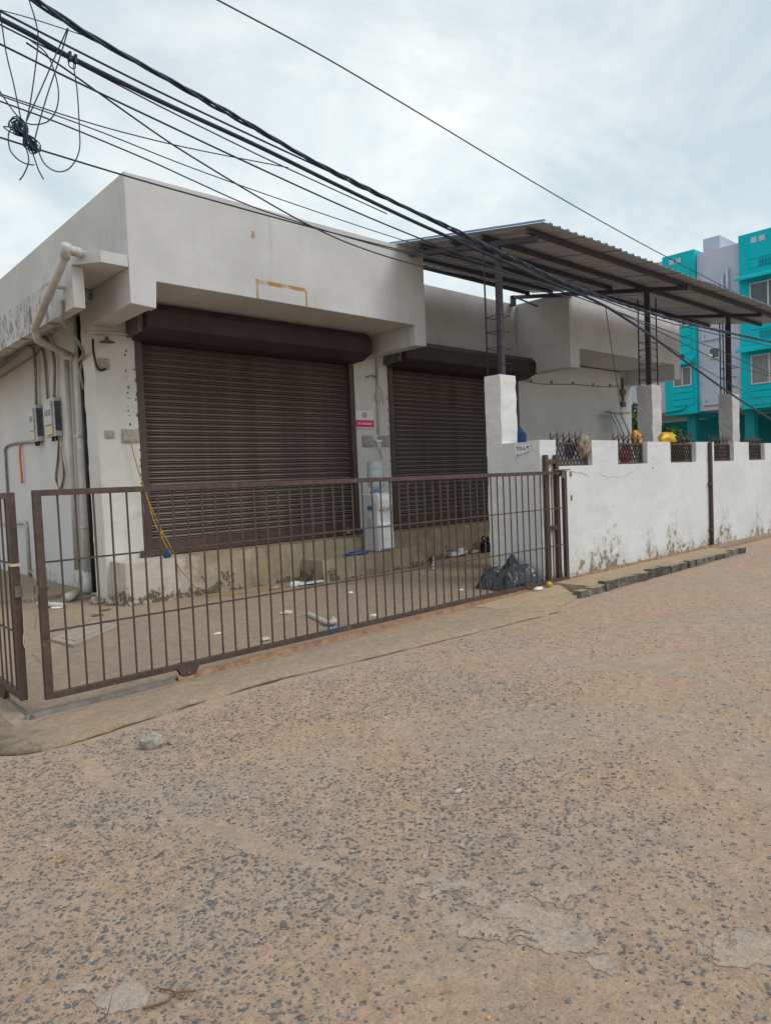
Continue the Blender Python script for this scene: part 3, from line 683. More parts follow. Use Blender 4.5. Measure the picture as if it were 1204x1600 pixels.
# ------------------------------------------------------------------ electricity meters
def meter(y0, y1, z0, z1, label):
    t = thing('electric_meter', label, 'electric meter', (3.72, (y0+y1)/2, z0), 'electric meters on the side wall')
    xf = 3.58
    m1 = MB(); m1.box(xf+.03, 3.715, y0, y1, z0+.02, z1); part('case', m1, M['metercase'], t, .012)
    m1 = MB(); m1.box(xf, xf+.03, y0+.06, y1-.05, z0+.20, z1-.05); part('cover', m1, M['metercase'], t, .01)
    m1 = MB(); m1.box(xf-.004, xf, y0+.09, y1-.12, z0+.34, z1-.18); part('display', m1, M['meterface'], t)
    m1 = MB(); m1.box(xf+.005, xf+.03, y0+.07, y1-.08, z0+.05, z0+.18); part('terminal_cover', m1, M['cream'], t, .006)
    m1 = MB(); m1.box(xf+.035, 3.70, y0-.012, y0-.0, z0+.10, z1-.06); part('side_plate', m1, M['meterdark'], t)
    for yy, rr in (((y0+y1)/2, .025), (y0+.08, .02)):
        m1 = MB(); m1.tube([(3.65, yy, z0+.03), (3.65, yy, z0-.05)], rr, 8); part('gland', m1, M['black'], t)
meter(12.19, 12.55, 2.34, 2.95, 'grey meter box further along the side wall, left of its twin')
meter(11.30, 11.78, 2.36, 2.97, 'grey meter box nearer the front corner, with loose wires hanging below')
m1 = MB()
for k, (dy, b) in enumerate(((0, 0), (.05, .05), (.10, .10))):
    m1.tube(catmull([(3.67, 11.32+dy*.3, 2.36), (3.67, 11.40+dy, 2.0), (3.66, 11.50+dy, 1.72), (3.66, 11.44-b, 1.56), (3.67, 11.26-b, 1.78), (3.67, 11.28, 2.1), (3.67, 11.34, 2.30)], 6), .008, 5, mi=k)
solo('loose_wire', m1, [M['ochre'], M['thin'], M['conduit']], 'loop of loose yellow and grey wire hanging below the meter box', 'wire', (3.67, 11.4, 1.56))
m1 = MB(); m1.tube(catmull([(3.68, 13.38, 2.40), (3.67, 13.42, 2.2), (3.67, 13.40, 1.95), (3.68, 13.43, 1.70)], 5), [.02]*16, 4)
solo('orange_ribbon', m1, M['orange'], 'thin orange ribbon hanging on the grey side wall', 'ribbon', (3.68, 13.4, 1.7))

# ------------------------------------------------------------------ no smoking sign
t = thing('no_smoking_sign', 'white and crimson No Smoking notice on the pillar between the shutters', 'sign', (8.21, 9.41, 2.40))
m1 = MB(); m1.box(7.995+.01, 8.42, 9.392, 9.404, 2.42, 2.74); part('board', m1, M['paper'], t)
m1 = MB(); m1.box(8.008, 8.418, 9.388, 9.391, 2.44, 2.565); part('red_band', m1, M['red'], t)
part('lettering', text_mb('No Smoking', .062, lambda u, v, d, w: (8.213-w/2+u, 9.386-d, 2.470+v)), M['whiteplastic'], t)
m1 = MB(); cx, cz = 8.205, 2.655
m1.tube([(cx+.042*math.cos(a), 9.389, cz+.042*math.sin(a)) for a in np.linspace(0, 2*math.pi, 25)], .006, 6, cap=False)
m1.bar((cx-.028, 9.388, cz+.028), (cx+.028, 9.388, cz-.028), .009, .004); m1.bar((cx-.026, 9.387, cz-.004), (cx+.026, 9.387, cz-.004), .012, .003)
part('emblem', m1, M['red'], t)

# ------------------------------------------------------------------ water cooler and its jar
t = thing('water_cooler', 'white floor standing water dispenser on the step between the shutters', 'water dispenser', (7.76, 8.64, .327))
x0, x1, yf, yb, zb = 7.60, 7.92, 8.44, 8.86, .327
m1 = MB(); m1.prism([(yf+.06, zb), (yb, zb), (yb, zb+.96), (yf+.10, zb+.96), (yf+.03, zb+.92), (yf+.005, zb+.84), (yf+.01, zb+.70), (yf+.05, zb+.66), (yf+.05, zb+.46), (yf, zb+.44), (yf-.01, zb+.05)], 'x', x0+.02, x1-.02)
part('body', m1, M['whiteplastic'], t, .012)
for a in (x0, x1-.02):
    m1 = MB(); m1.prism([(yf+.10, zb+.015), (yb, zb+.015), (yb, zb+.93), (yf+.14, zb+.93), (yf+.06, zb+.80), (yf+.07, zb+.4), (yf+.05, zb+.015)], 'x', a-.002, a+.021); part('side_panel', m1, M['greyplastic'], t, .004)
m1 = MB(); m1.box(x0-.006, x0-.002, yf+.16, yf+.28, zb+.68, zb+.75); part('blue_label', m1, M['bluetag'], t)
m1 = MB()
for i in range(6): m1.box(x0-.005, x0-.002, yf+.20, yf+.30, zb+.40+i*.028, zb+.412+i*.028)
part('vent', m1, M['conduit'], t)
m1 = MB()
for a in (7.70, 7.81): m1.box(a, a+.03, yf-.025, yf+.05, zb+.70, zb+.74); m1.box(a+.005, a+.025, yf-.02, yf+.0, zb+.66, zb+.70)
part('tap', m1, M['greyplastic'], t, .003)
m1 = MB(); m1.box(7.66, 7.87, yf-.012, yf+.05, zb+.40, zb+.425); m1.box(7.64, 7.88, yf-.014, yf-.008, zb+.20, zb+.205); part('drip_tray', m1, M['greyplastic'], t, .003)
m1 = MB(); m1.lathe((7.76, 8.66, zb+.955), [(.11, 0), (.115, .02), (.10, .035)], 24); part('collar', m1, M['blueplastic'], t)
m1 = MB(); m1.lathe((7.76, 8.66, zb+.985), [(.03, 0), (.05, .03), (.12, .07), (.138, .12), (.138, .20), (.130, .215), (.138, .23), (.138, .33), (.130, .345), (.138, .36), (.138, .46), (.12, .49), (.05, .50)], 28)
solo('water_jar', m1, M['jar'], 'upturned clear plastic water jar on top of the white dispenser', 'water jar', (7.76, 8.66, zb+.985))

# ------------------------------------------------------------------ sliding gate
GY = 5.42
def zrail(x): return -.10 + .0135*(min(x, 8.5)-1.5)
g1 = thing('sliding_gate', 'long brown barred sliding gate across the yard front, frame and wheels rusty', 'gate', (4.9, GY, -.1))
m1 = MB(); m1.box(1.545, 1.60, GY-.025, GY+.025, .005, 1.53); part('end_post', m1, M['gate'], g1, .004)
m1 = MB(); m1.box(8.27, 8.335, GY-.025, GY+.025, .025, 1.52); part('end_post', m1, M['gate'], g1, .004)
m1 = MB(); m1.bar((1.60, GY, 1.508), (8.27, GY, 1.497), .045, .045); part('top_rail', m1, M['gate'], g1, .003)
m1 = MB(); m1.bar((1.60, GY, .025), (8.27, GY, .045), .045, .045); part('bottom_rail', m1, M['gate'], g1, .003)
for z in (1.005, .50):
    m1 = MB(); m1.bar((1.60, GY-.012, z), (8.27, GY-.012, z+.012), .008, .014); part('cross_bar', m1, M['gate'], g1)
m1 = MB(); m1.box(-.006, .006, -.006, .006, 0, 1.44); bar_me = mesh_of(m1, 'bar', M['gate'])
for k in range(52):
    x = 1.588+.1282*(k+1); inst('bar', bar_me, (x+random.uniform(-.004, .004), GY, .046+.0025*(x-1.6)*1.2), g1, (random.uniform(-.002, .002), random.uniform(-.003, .003), 0))
for x in (2.66, 7.42):
    m1 = MB(); z = zrail(x)
    m1.prism([(x-.11, z+.115), (x+.11, z+.115), (x+.045, z+.01), (x-.045, z+.01)], 'y', GY-.028, GY-.018); m1.prism([(x-.11, z+.115), (x+.11, z+.115), (x+.045, z+.01), (x-.045, z+.01)], 'y', GY+.018, GY+.028)
    br = part('wheel_bracket', m1, M['gate'], g1)
    m1 = MB(); m1.lathe((x, GY-.016, z+.048), [(.046, 0), (.046, .006), (.038, .012), (.038, .020), (.046, .026), (.046, .032)], 20, axis='y'); m1.tube([(x, GY-.036, z+.048), (x, GY+.036, z+.048)], .012, 8); part('wheel', m1, M['greysteel'], br)
m1 = MB(); m1.box(8.04, 8.40, GY-.05, GY+.02, 1.525, 1.54); m1.box(8.20, 8.26, GY-.04, GY-.03, 1.42, 1.53); part('catch', m1, M['greysteel'], g1, .003)
m1 = MB(); m1.box(1.52, 1.545, GY-.02, GY+.02, .78, .84); m1.box(1.60, 1.615, GY-.03, GY, .80, .83); part('latch', m1, M['greysteel'], g1)

g2 = thing('sliding_gate', 'brown barred gate at the left edge, seen end on, twine tied to its post', 'gate', (1.44, 6.5, -.1))
GX = 1.44
m1 = MB(); m1.box(GX-.025, GX+.025, 5.54, 5.60, .0, 1.52); part('end_post', m1, M['gate'], g2, .004)
m1 = MB(); m1.box(GX-.025, GX+.025, 9.4, 9.46, .0, 1.52); part('end_post', m1, M['gate'], g2, .004)
m1 = MB(); m1.bar((GX, 5.60, 1.498), (GX, 9.4, 1.498), .045, .045); part('top_rail', m1, M['gate'], g2, .003)
m1 = MB(); m1.bar((GX, 5.60, .025), (GX, 9.4, .025), .045, .045); part('bottom_rail', m1, M['gate'], g2, .003)
for z in (1.005, .50):
    m1 = MB(); m1.bar((GX-.012, 5.60, z), (GX-.012, 9.4, z), .008, .014); part('cross_bar', m1, M['gate'], g2)
for k in range(29): inst('bar', bar_me, (GX, 5.59+.128*(k+1), .045), g2)
m1 = MB(); y = 6.05
m1.prism([(y-.11, .01), (y+.11, .01), (y+.045, -.09), (y-.045, -.09)], 'x', GX-.028, GX-.018); m1.tube([(GX-.016, y, -.052), (GX+.016, y, -.052)], .045, 16); part('wheel', m1, M['gate'], g2)
m1 = MB(); m1.box(GX-.02, GX+.03, 5.52, 5.54, .76, .84); part('latch', m1, M['greysteel'], g2, .003)
m1 = MB()
m1.box(GX-.03, GX+.03, 5.53, 5.61, .985, 1.005)
m1.tube(catmull([(GX+.03, 5.54, .99), (GX+.12, 5.54, .90), (GX+.15, 5.55, .72), (GX+.10, 5.54, .52), (GX+.11, 5.53, .62), (GX+.09, 5.53, .76)], 6), .004, 4)
m1.tube(catmull([(GX+.04, 5.53, .60), (GX+.01, 5.51, .42), (GX+.06, 5.51, .34), (GX+.14, 5.52, .24), (GX+.17, 5.52, .14)], 6), .004, 4)
m1.tube(catmull([(GX+.03, 5.53, .66), (GX+.02, 5.51, .5), (GX+.07, 5.51, .31), (GX+.16, 5.52, .22)], 6), .003, 4)
solo('twine', m1, M['cream'], 'pale twine knotted round the left gate post, ends dangling', 'twine', (GX, 5.55, .99))

# rails the gates run on
m1 = MB(); pts = [1.42, 2.50]
m1.prism([(0, 0), (.05, 0), (.028, .035), (.022, .035)], 'x', 0, 1.12)
m1.v = [(x+1.40, y+GY-.045, z+zrail(x+1.4)+.002) for x, y, z in m1.v]
solo('gate_track', m1, M['greysteel'], 'dull grey angle iron track under the left end of the long gate', 'track', (1.4, GY, -.1))
m1 = MB(); m1.v = []
mm = MB(); mm.prism([(0, 0), (.05, 0), (.028, .035), (.022, .035)], 'x', 0, 1.0)
n = 12; m1 = MB()
for k in range(n):
    a, b = 2.56+k*(13.3-2.56)/n, 2.56+(k+1)*(13.3-2.56)/n
    for p, q in (((0, 0), (.022, .04)), ((.022, .04), (.03, .04)), ((.03, .04), (.052, 0))):
        zz = lambda x: (zrail(x)+.002 if x < 8.0 else .018)
        m1.poly([(a, GY-.04+p[0], zz(a)+p[1]), (b, GY-.04+p[0], zz(b)+p[1]), (b, GY-.04+q[0], zz(b)+q[1]), (a, GY-.04+q[0], zz(a)+q[1])], [(0, 1, 2, 3)])
solo('gate_track', m1, M['rust'], 'long rusty orange track running under the gate and on along the white wall', 'track', (2.56, GY, -.08))
m1 = MB(); m1.prism([(0, 0), (.05, 0), (.028, .035), (.022, .035)], 'y', 5.36, 12); m1.v = [(x+GX-.025, y, z-.102) for x, y, z in m1.v]
solo('gate_track', m1, M['greysteel'], 'dark track running away under the left edge gate', 'track', (GX, 5.4, -.1))

# guide frame at the wall end of the gate
t = thing('gate_guide', 'tall brown H frame fixed to the wall that guides the sliding gate', 'gate guide', (8.11, 5.48, .0))
for a in (7.95, 8.19):
    m1 = MB(); m1.box(a, a+.065, 5.462, 5.512, .0, 1.74); part('post', m1, M['gate'], t, .004)
for z in (1.62, .72):
    m1 = MB(); m1.box(8.015, 8.19, 5.466, 5.508, z, z+.06); part('rung', m1, M['gate'], t, .003)
m1 = MB(); m1.lathe((8.22, 5.435, 1.49), [(.05, 0), (.055, .02), (.04, .035)], 14, axis='y'); part('roller', m1, M['greysteel'], t)

# steel post by the wall
t = thing('steel_post', 'slim brown steel post standing against the white yard wall at the track end', 'post', (13.2, 5.44, -.03))
m1 = MB(); m1.box(13.172, 13.228, 5.455, 5.515, -.03, 1.94); part('channel', m1, M['gate'], t, .004)
for z in (.30, 1.15):
    m1 = MB(); m1.box(13.12, 13.172, 5.46, 5.50, z, z+.05); part('lug', m1, M['gate'], t)

# ------------------------------------------------------------------ yard wall
WY0, WY1 = 5.52, 5.72
W1 = thing('yard_wall', 'white plastered yard wall with notched top, flaking at its foot, along the road', 'wall', (7.9, WY0, -.02))
mb = MB(); rough_box(mb, 7.90, 21.5, WY0, WY1, -.10, 1.585, .006, .16, 21)
part('wall_body', mb, M['wallwhite'], W1)
merl = [(7.90, 8.28), (9.21, 9.95), (10.88, 11.69), (12.69, 13.46), (14.39, 15.14), (16.02, 16.8), (17.7, 18.5), (19.4, 20.2)]
for k, (a, b) in enumerate(merl):
    mb = MB(); rough_box(mb, a, b, WY0+.002, WY1-.002, 1.58, 1.945+.008*math.sin(k*2.1), .007, .09, 30+k)
    part('merlon', mb, M['wallwhite'], W1)
# short return beside the gate pillar
mb = MB(); rough_box(mb, 7.905, 8.10, WY1-.01, 6.16, -.10, 1.93, .006, .12, 44)
part('return_wall', mb, M['wallwhite'], W1)
mb = MB()
for pts in ([(8.45, 1.50), (8.55, 1.515), (8.75, 1.49), (8.95, 1.47), (9.10, 1.42), (9.18, 1.41)], [(9.30, 1.47), (9.45, 1.44), (9.62, 1.39), (9.80, 1.40), (10.0, 1.38), (10.3, 1.44), (10.55, 1.52), (10.62, 1.60)]):
    q = catmull([(x, WY0-.0005, z) for x, z in pts], 9)
    mb.tube([(p.x+.012*nz(p.x*40, 3), p.y, p.z+.028*nz(p.x*22, 7)+.014*nz(p.x*60, 1)) for p in q], [.0016+.0022*abs(nz(p.x*15, 9)) for p in q], 4)
part('crack', mb, M['kerb'], W1)
mb = MB(); mb.box(8.60, 8.65, WY0-.008, WY0+.02, 1.44, 1.50); mb.box(8.61, 8.645, WY0-.008, WY0+.02, 1.10, 1.17)
part('exposed_brick', mb, M['rust'], W1)
rub = MB(); rough_box(rub, 10.76, 11.06, WY0+.01, WY1-.02, 1.50, 1.60, .03, .07, 51)
part('broken_edge', rub, M['plinth'], W1)
# grilles in the notches
gaps = [(8.28, 9.21), (9.95, 10.88), (11.69, 12.69), (13.46, 14.39), (15.14, 16.02), (16.8, 17.7)]
glab = ['first lattice grille from the gate, with a rag over it', 'lattice grille with a red cloth behind it', 'lattice grille under the yellow bag', 'lattice grille beside the steel post', 'lattice grille near the right edge', 'lattice grille beyond the right edge']
for k, (a, b) in enumerate(gaps):
    gr = thing('window_grille', '', '', (a, 5.61, 1.58)); del gr['category']; gr.parent = W1; gr.location = Vector((a, 5.61, 1.58))-Vector(W1.location); gr['label'] = glab[k]
    m1 = MB(); f = .03; z0, z1 = 1.585, 1.92
    m1.box(a+.004, b-.004, 5.60, 5.63, z0, z0+f); m1.box(a+.004, b-.004, 5.60, 5.63, z1-f, z1); m1.box(a+.004, a+.004+f, 5.60, 5.63, z0+f, z1-f); m1.box(b-.004-f*1.6, b-.004, 5.60, 5.63, z0+f, z1-f)
    part('frame', m1, M['gate'], gr)
    m1 = MB(); h = z1-z0-2*f; x = a-h
    while x < b:                         # crossed flat bars, clipped to the frame
        for s in (1, -1):
            xa, xb = (x, x+h*.62); za, zb_ = (z0+f, z1-f) if s > 0 else (z1-f, z0+f)
            lo, hi = a+f, b-f*1.6
            if xb > lo and xa < hi:
                t0 = max(0, (lo-xa)/(xb-xa)); t1 = min(1, (hi-xa)/(xb-xa))
                m1.bar((xa+(xb-xa)*t0, 5.612+.005*s, za+(zb_-za)*t0), (xa+(xb-xa)*t1, 5.612+.005*s, za+(zb_-za)*t1), .016, .008)
        x += .087
    part('lattice', m1, M['gate'], gr)
    ns_ = 6
    for i in range(ns_):
        xx = a+.02+(b-a)*(i/ns_); m1 = MB()
        m1.tube([(xx, 5.615, 1.92), (xx, 5.615, 2.03), (xx, 5.615, 2.10)], [.011, .010, .002], 5)
        m1.tube(catmull([(xx+.012, 5.615, 1.93), (xx+.03, 5.60, 1.985), (xx+.09, 5.585, 2.02), (xx+.145, 5.575, 2.035)], 4), [.009]*12+[.002], 5)
        part('spike', m1, M['gate'], gr)

# TO-LET paper, torn
t = thing('to_let_notice', 'torn white paper notice reading TO-L on the wall end facing the yard', 'notice', (7.895, 5.75, 1.78))
X = 7.893
m1 = MB(); m1.prism([(5.92, 1.885), (5.70, 1.90), (5.63, 1.895), (5.635, 1.84), (5.68, 1.83), (5.72, 1.79), (5.80, 1.775), (5.86, 1.76), (5.90, 1.745), (5.915, 1.68)], 'x', X-.002, X+.004)
part('sheet', m1, M['paper'], t)
def tl(y0, z0): return lambda u, v, d, w: (X-.003-d*.5, y0-u, z0+v)
part('lettering', text_mb('TO-L', .052, tl(5.895, 1.82)), M['ink'], t)
m1 = MB(); m1.prism([(5.725, 1.872), (5.69, 1.872), (5.695, 1.845), (5.712, 1.835), (5.716, 1.86)], 'x', X-.004, X-.002); m1.prism([(5.675, 1.874), (5.635, 1.872), (5.64, 1.862), (5.672, 1.864)], 'x', X-.004, X-.002)
m1.prism([(5.895, 1.765), (5.865, 1.770), (5.87, 1.758), (5.893, 1.755)], 'x', X-.004, X-.002); m1.prism([(5.705, 1.80), (5.695, 1.80), (5.70, 1.785)], 'x', X-.004, X-.002)
part('torn_lettering', m1, M['ink'], t)

# ------------------------------------------------------------------ concrete columns with bare rods
m1 = MB(); m1.tube([(0, 0, 0), (0, 0, 1.85)], .0135, 6); rod_me = mesh_of(m1, 'reinforcing_rod', M['rebar'])
def column(x0, x1, y0, y1, z1, mat, label, rods, stirs, zend):
    t = thing('concrete_column', label, 'column', ((x0+x1)/2, (y0+y1)/2, -.05), 'columns carrying the shed roof')
    mb = MB(); rough_box(mb, x0, x1, y0, y1, -.05, z1, .014, .085, x0); part('shaft', mb, mat, t)
    for (rx, ry) in rods: inst('reinforcing_rod', rod_me, (rx, ry, z1-.12), t, (random.uniform(-.006, .006), random.uniform(-.006, .006), 0), (1, 1, (zend-z1+.12)/1.85))
    a, b, c, d = x0+.03, x1-.03, y0+.03, y1-.03
    for z in stirs:
        m1 = MB(); e = [random.uniform(-.02, .02) for _ in range(4)]
        m1.tube([(a, c, z+e[0]), (b, c, z+e[1]), (b, d, z+e[2]), (a, d, z+e[3]), (a, c, z+e[0])], .006, 5); part('stirrup', m1, M['rebar'], t)
    return t
column(7.90, 8.25, 6.14, 6.42, 2.90, M['colwhite'], 'whitewashed gate column with bare rods rising from its top, nearest of the three', [(7.94, 6.38), (7.94, 6.19), (8.20, 6.38)], (3.06, 3.30, 3.52, 3.74), 4.62)
column(12.34, 12.70, 6.15, 6.44, 3.03, M['oldcol'], 'grey cement column behind the wall beside the yellow bags, middle of the three', [(12.37, 6.40), (12.37, 6.19), (12.66, 6.19), (12.66, 6.40)], (3.15, 3.30, 3.42, 3.58, 3.70, 3.82), 4.62)
column(15.98, 16.36, 6.15, 6.44, 3.06, M['oldcol'], 'grey cement column at the right edge before the turquoise house, farthest of the three', [(16.02, 6.40), (16.02, 6.19), (16.2, 6.40), (16.33, 6.40)], (3.2, 3.42, 3.62), 4.62)
for x0, x1, z1 in ((12.42, 12.705, 3.03), (16.07, 16.365, 3.06)): pass

# ------------------------------------------------------------------ shed roof
S = thing('shed_roof', 'corrugated metal shed roof on steel posts, blue on top and grey beneath', 'shed roof', (12, 6.3, 2.9))
SL = .172
def zs(y): return 4.755 + SL*(y-5.35)
for x, z0 in ((8.14, 2.85), (12.52, 2.98), (16.22, 3.0)):
    m1 = MB(); m1.box(x-.038, x+.038, 6.25, 6.33, z0, zs(6.3)-.16); part('post', m1, M['truss'], S, .004)
for x, y1, y0 in ((8.14, 8.02, 5.62), (12.50, 9.30, 5.50), (16.22, 7.75, 5.60)):
    m1 = MB(); m1.bar((x, y0, zs(y0)-.135), (x, y1, zs(y1)-.135), .08, .07); part('beam', m1, M['truss'], S, .003)
m1 = MB(); m1.box(12.46, 12.55, 9.25, 9.34, 5.12, zs(9.3)-.10); m1.bar((12.50, 9.28, 5.42-.1), (12.40, 8.6, 4.95), .03); part('short_post', m1, M['truss'], S)
for y, xe in ((5.66, 18.6), (6.45, 18.6), (7.02, 12.55), (7.68, 18.6), (8.35, 12.55), (8.92, 12.55)):
    x_s = 7.98 if y < 8.0 else 8.47
    m1 = MB(); m1.box(x_s, xe, y-.03, y+.03, zs(y)-.09, zs(y)-.022); part('purlin', m1, M['truss'], S, .003)
prof = []
for k in range(5):
    x = k*.2; prof += [(x, 0), (x+.130, 0), (x+.146, .024), (x+.184, .024)]
prof.append((1.0, 0))
def sheet_mesh(y0, y1):
    mb = MB(); n = len(prof); V = []; yy = [y0, (y0+y1)/2, y1]
    for lay in (0.002, -.002):
        for y in yy: V += [(p[0], y, zs(y)+p[1]+lay) for p in prof]
    F1 = [(j*n+i, j*n+i+1, (j+1)*n+i+1, (j+1)*n+i) for j in range(2) for i in range(n-1)]
    o = 3*n; F2 = [tuple(o+i for i in reversed(f)) for f in F1]
    rim = [(i, o+i, o+i+1, i+1) for i in range(n-1)] + [(2*n+i, 2*n+i+1, o+2*n+i+1, o+2*n+i) for i in range(n-1)]
    me = bpy.data.meshes.new('roof_sheet'); me.from_pydata(V, [], F1+F2+rim)
    me.materials.append(M['sheet_top']); me.materials.append(M['sheet'])
    me.polygons.foreach_set('material_index', [0]*len(F1)+[1]*len(F2)+[0]*len(rim)); me.update()
    return me
meA, meB = sheet_mesh(5.34, 9.02), sheet_mesh(5.34, 7.80)
for k in range(11):
    x = 7.90+k*.985; o = inst('roof_sheet', meA if k < 5 else meB, (x, random.uniform(-.012, .012), .0015*(k % 2)), S)
    o.location = Vector((x, random.uniform(-.012, .012), .0035*(k % 2))) - Vector(S.location)
m1 = MB(); m1.poly([(7.89, 5.335, zs(5.335)+.004), (7.89, 9.02, zs(9.02)+.004), (7.89, 9.02, zs(9.02)+.034), (7.89, 5.335, zs(5.335)+.034), (7.96, 5.335, zs(5.335)+.034), (7.96, 9.02, zs(9.02)+.034)], [(0, 1, 2, 3), (3, 2, 5, 4)]); part('edge_flashing', m1, M['sheet_top'], S)

# ------------------------------------------------------------------ turquoise apartment house
H = thing('apartment_house', 'turquoise and lavender three storey apartment house on stilts beyond the shed', 'apartment house', (28, 11, 0))
xr, xl, xt = 27.75, 28.0, 27.85
def bl(name, a, mat, bev=.02): m1 = MB(); m1.box(*a); return part(name, m1, M[mat], H, bev)
bl('turquoise_wall', (xr, 40, 2.0, 10.36, 3.55, 9.95), 'turq'); bl('lavender_wall', (xl, 40, 10.37, 12.02, 3.66, 9.78), 'lav')
bl('turquoise_wall', (xt, 40, 12.03, 13.32, 3.60, 9.95), 'turq'); bl('lavender_wall', (xl, 40, 13.33, 17, 3.75, 9.85), 'lav')
bl('stair_tower', (28.6, 34, 11.35, 12.0, 9.78, 10.45), 'lav')
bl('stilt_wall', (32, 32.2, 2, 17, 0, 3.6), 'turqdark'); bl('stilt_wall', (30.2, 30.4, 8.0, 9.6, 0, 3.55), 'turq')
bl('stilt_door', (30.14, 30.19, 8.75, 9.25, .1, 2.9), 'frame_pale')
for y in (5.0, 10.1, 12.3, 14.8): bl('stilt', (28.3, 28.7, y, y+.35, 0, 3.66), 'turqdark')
def win(x, y0, y1, z0, z1, pane='glass', mull=True):
    m1 = MB(); f = .05
    m1.box(x-.05, x+.04, y0, y1, z0, z0+f); m1.box(x-.05, x+.04, y0, y1, z1-f, z1); m1.box(x-.05, x+.04, y0, y0+f, z0+f, z1-f); m1.box(x-.05, x+.04, y1-f, y1, z0+f, z1-f)
    if mull: ym = (y0+y1)/2; m1.box(x-.045, x+.03, ym-.03, ym+.03, z0+f, z1-f)
    w = part('window', m1, M['frame_pale'], H)
    m1 = MB(); m1.box(x-.012, x-.004, y0+f, y1-f, z0+f, z1-f); part('pane', m1, M[pane], w)
def hood(x, y0, y1, z):
    m1 = MB(); m1.prism([(x, z), (x-.55, z-.14), (x-.55, z-.05), (x, z+.16)], 'y', y0, y1); part('sun_shade', m1, M['turq'], H, .01)
win(xr, 8.72, 9.98, 4.43, 5.50, 'pane_grey'); win(xr, 8.72, 9.98, 7.05, 8.12, 'glass'); win(xr, 4.5, 6.6, 4.43, 5.50, 'pane_grey'); win(xr, 4.5, 6.6, 7.05, 8.12, 'glass')
hood(xr, 8.2, 10.34, 5.72); hood(xr, 8.2, 10.34, 8.32)
win(xt, 12.22, 12.95, 4.70, 5.45, 'pane_grey'); win(xt, 12.22, 12.95, 7.05, 7.75, 'glass')
hood(xt, 12.1, 12.92, 5.62)
win(xl, 11.16, 11.60, 5.62, 6.06, 'glass', False); win(xl, 11.2, 11.65, 8.05, 8.45, 'glass', False)
m1 = MB(); m1.box(xl-.08, xl-.05, 11.45, 11.57, 5.68, 5.82); part('white_card', m1, M['paper'], H)
for z, y0, y1 in ((6.36, 11.15, 11.85), (3.86, 11.15, 11.85)):
    m1 = MB(); m1.box(xl-.10, xl-.005, y0, y1, z, z+.09); m1.box(xl-.10, xl-.005, y1-.1, y1, z+.09, z+.25); part('ledge', m1, M['lav'], H, .01)
for y in (11.03, 10.84):
    m1 = MB(); m1.tube([(xl-.07, y, 7.2), (xl-.07, y, 8.95 if y < 11 else 8.75)], .055, 8); part('pipe', m1, M['lav'], H)
m1 = MB(); m1.tube([(xt-.06, 13.3, 3.75), (xt-.06, 12.55, 3.83), (xt-.06, 12.52, 4.0)], .055, 8); part('pipe', m1, M['turq'], H)
m1 = MB(); m1.tube([(xt-.012, 12.62, 5.86), (xt+.02, 12.62, 5.86)], .12, 18); part('round_vent', m1, M['dark'], H)
for y in (9.72, 9.44): 
    m1 = MB(); m1.box(xr-.015, xr-.004, y, y+.2, 9.56, 9.76); part('parapet_vent', m1, M['lav'], H)
for y in (12.83, 12.55):
    m1 = MB(); m1.box(xt-.015, xt-.004, y, y+.19, 9.56, 9.76); part('parapet_vent', m1, M['lav'], H)
# boarded relief panels with sunk joints
def panels(x, y0, y1, zlist):
    for a, b in zip(zlist[:-1], zlist[1:]):
        m1 = MB(); m1.box(x-.03, x-.003, y0, y1, a+.018, b-.018); part('relief_panel', m1, M['turq'], H, .004)
panels(xr, 8.2, 10.02, [8.65, 8.98, 9.30]); panels(xr, 8.2, 10.02, [6.05, 6.40, 6.75, 7.02]); panels(xr, 8.2, 10.05, [3.66, 3.92, 4.18, 4.40])
panels(xt, 12.14, 12.95, [3.92, 4.18, 4.44, 4.68]); panels(xt, 12.2, 12.95, [5.95, 6.30, 6.65, 7.0]); panels(xt, 12.2, 12.95, [8.6, 8.95, 9.3])
m1 = MB()
for i in range(7): m1.box(xr-.045, xr-.031, 9.0+.10*i, 9.03+.10*i, 8.68, 8.94); m1.box(xr-.045, xr-.031, 9.0+.1*i, 9.03+.1*i, 6.10, 6.36)
for i in range(3): m1.box(xr-.046, xr-.0315, 9.0, 9.66, 8.70+.08*i, 8.72+.08*i); m1.box(xr-.046, xr-.0315, 9.0, 9.66, 6.12+.08*i, 6.14+.08*i)
part('jali_screen', m1, M['turqdark'], H)

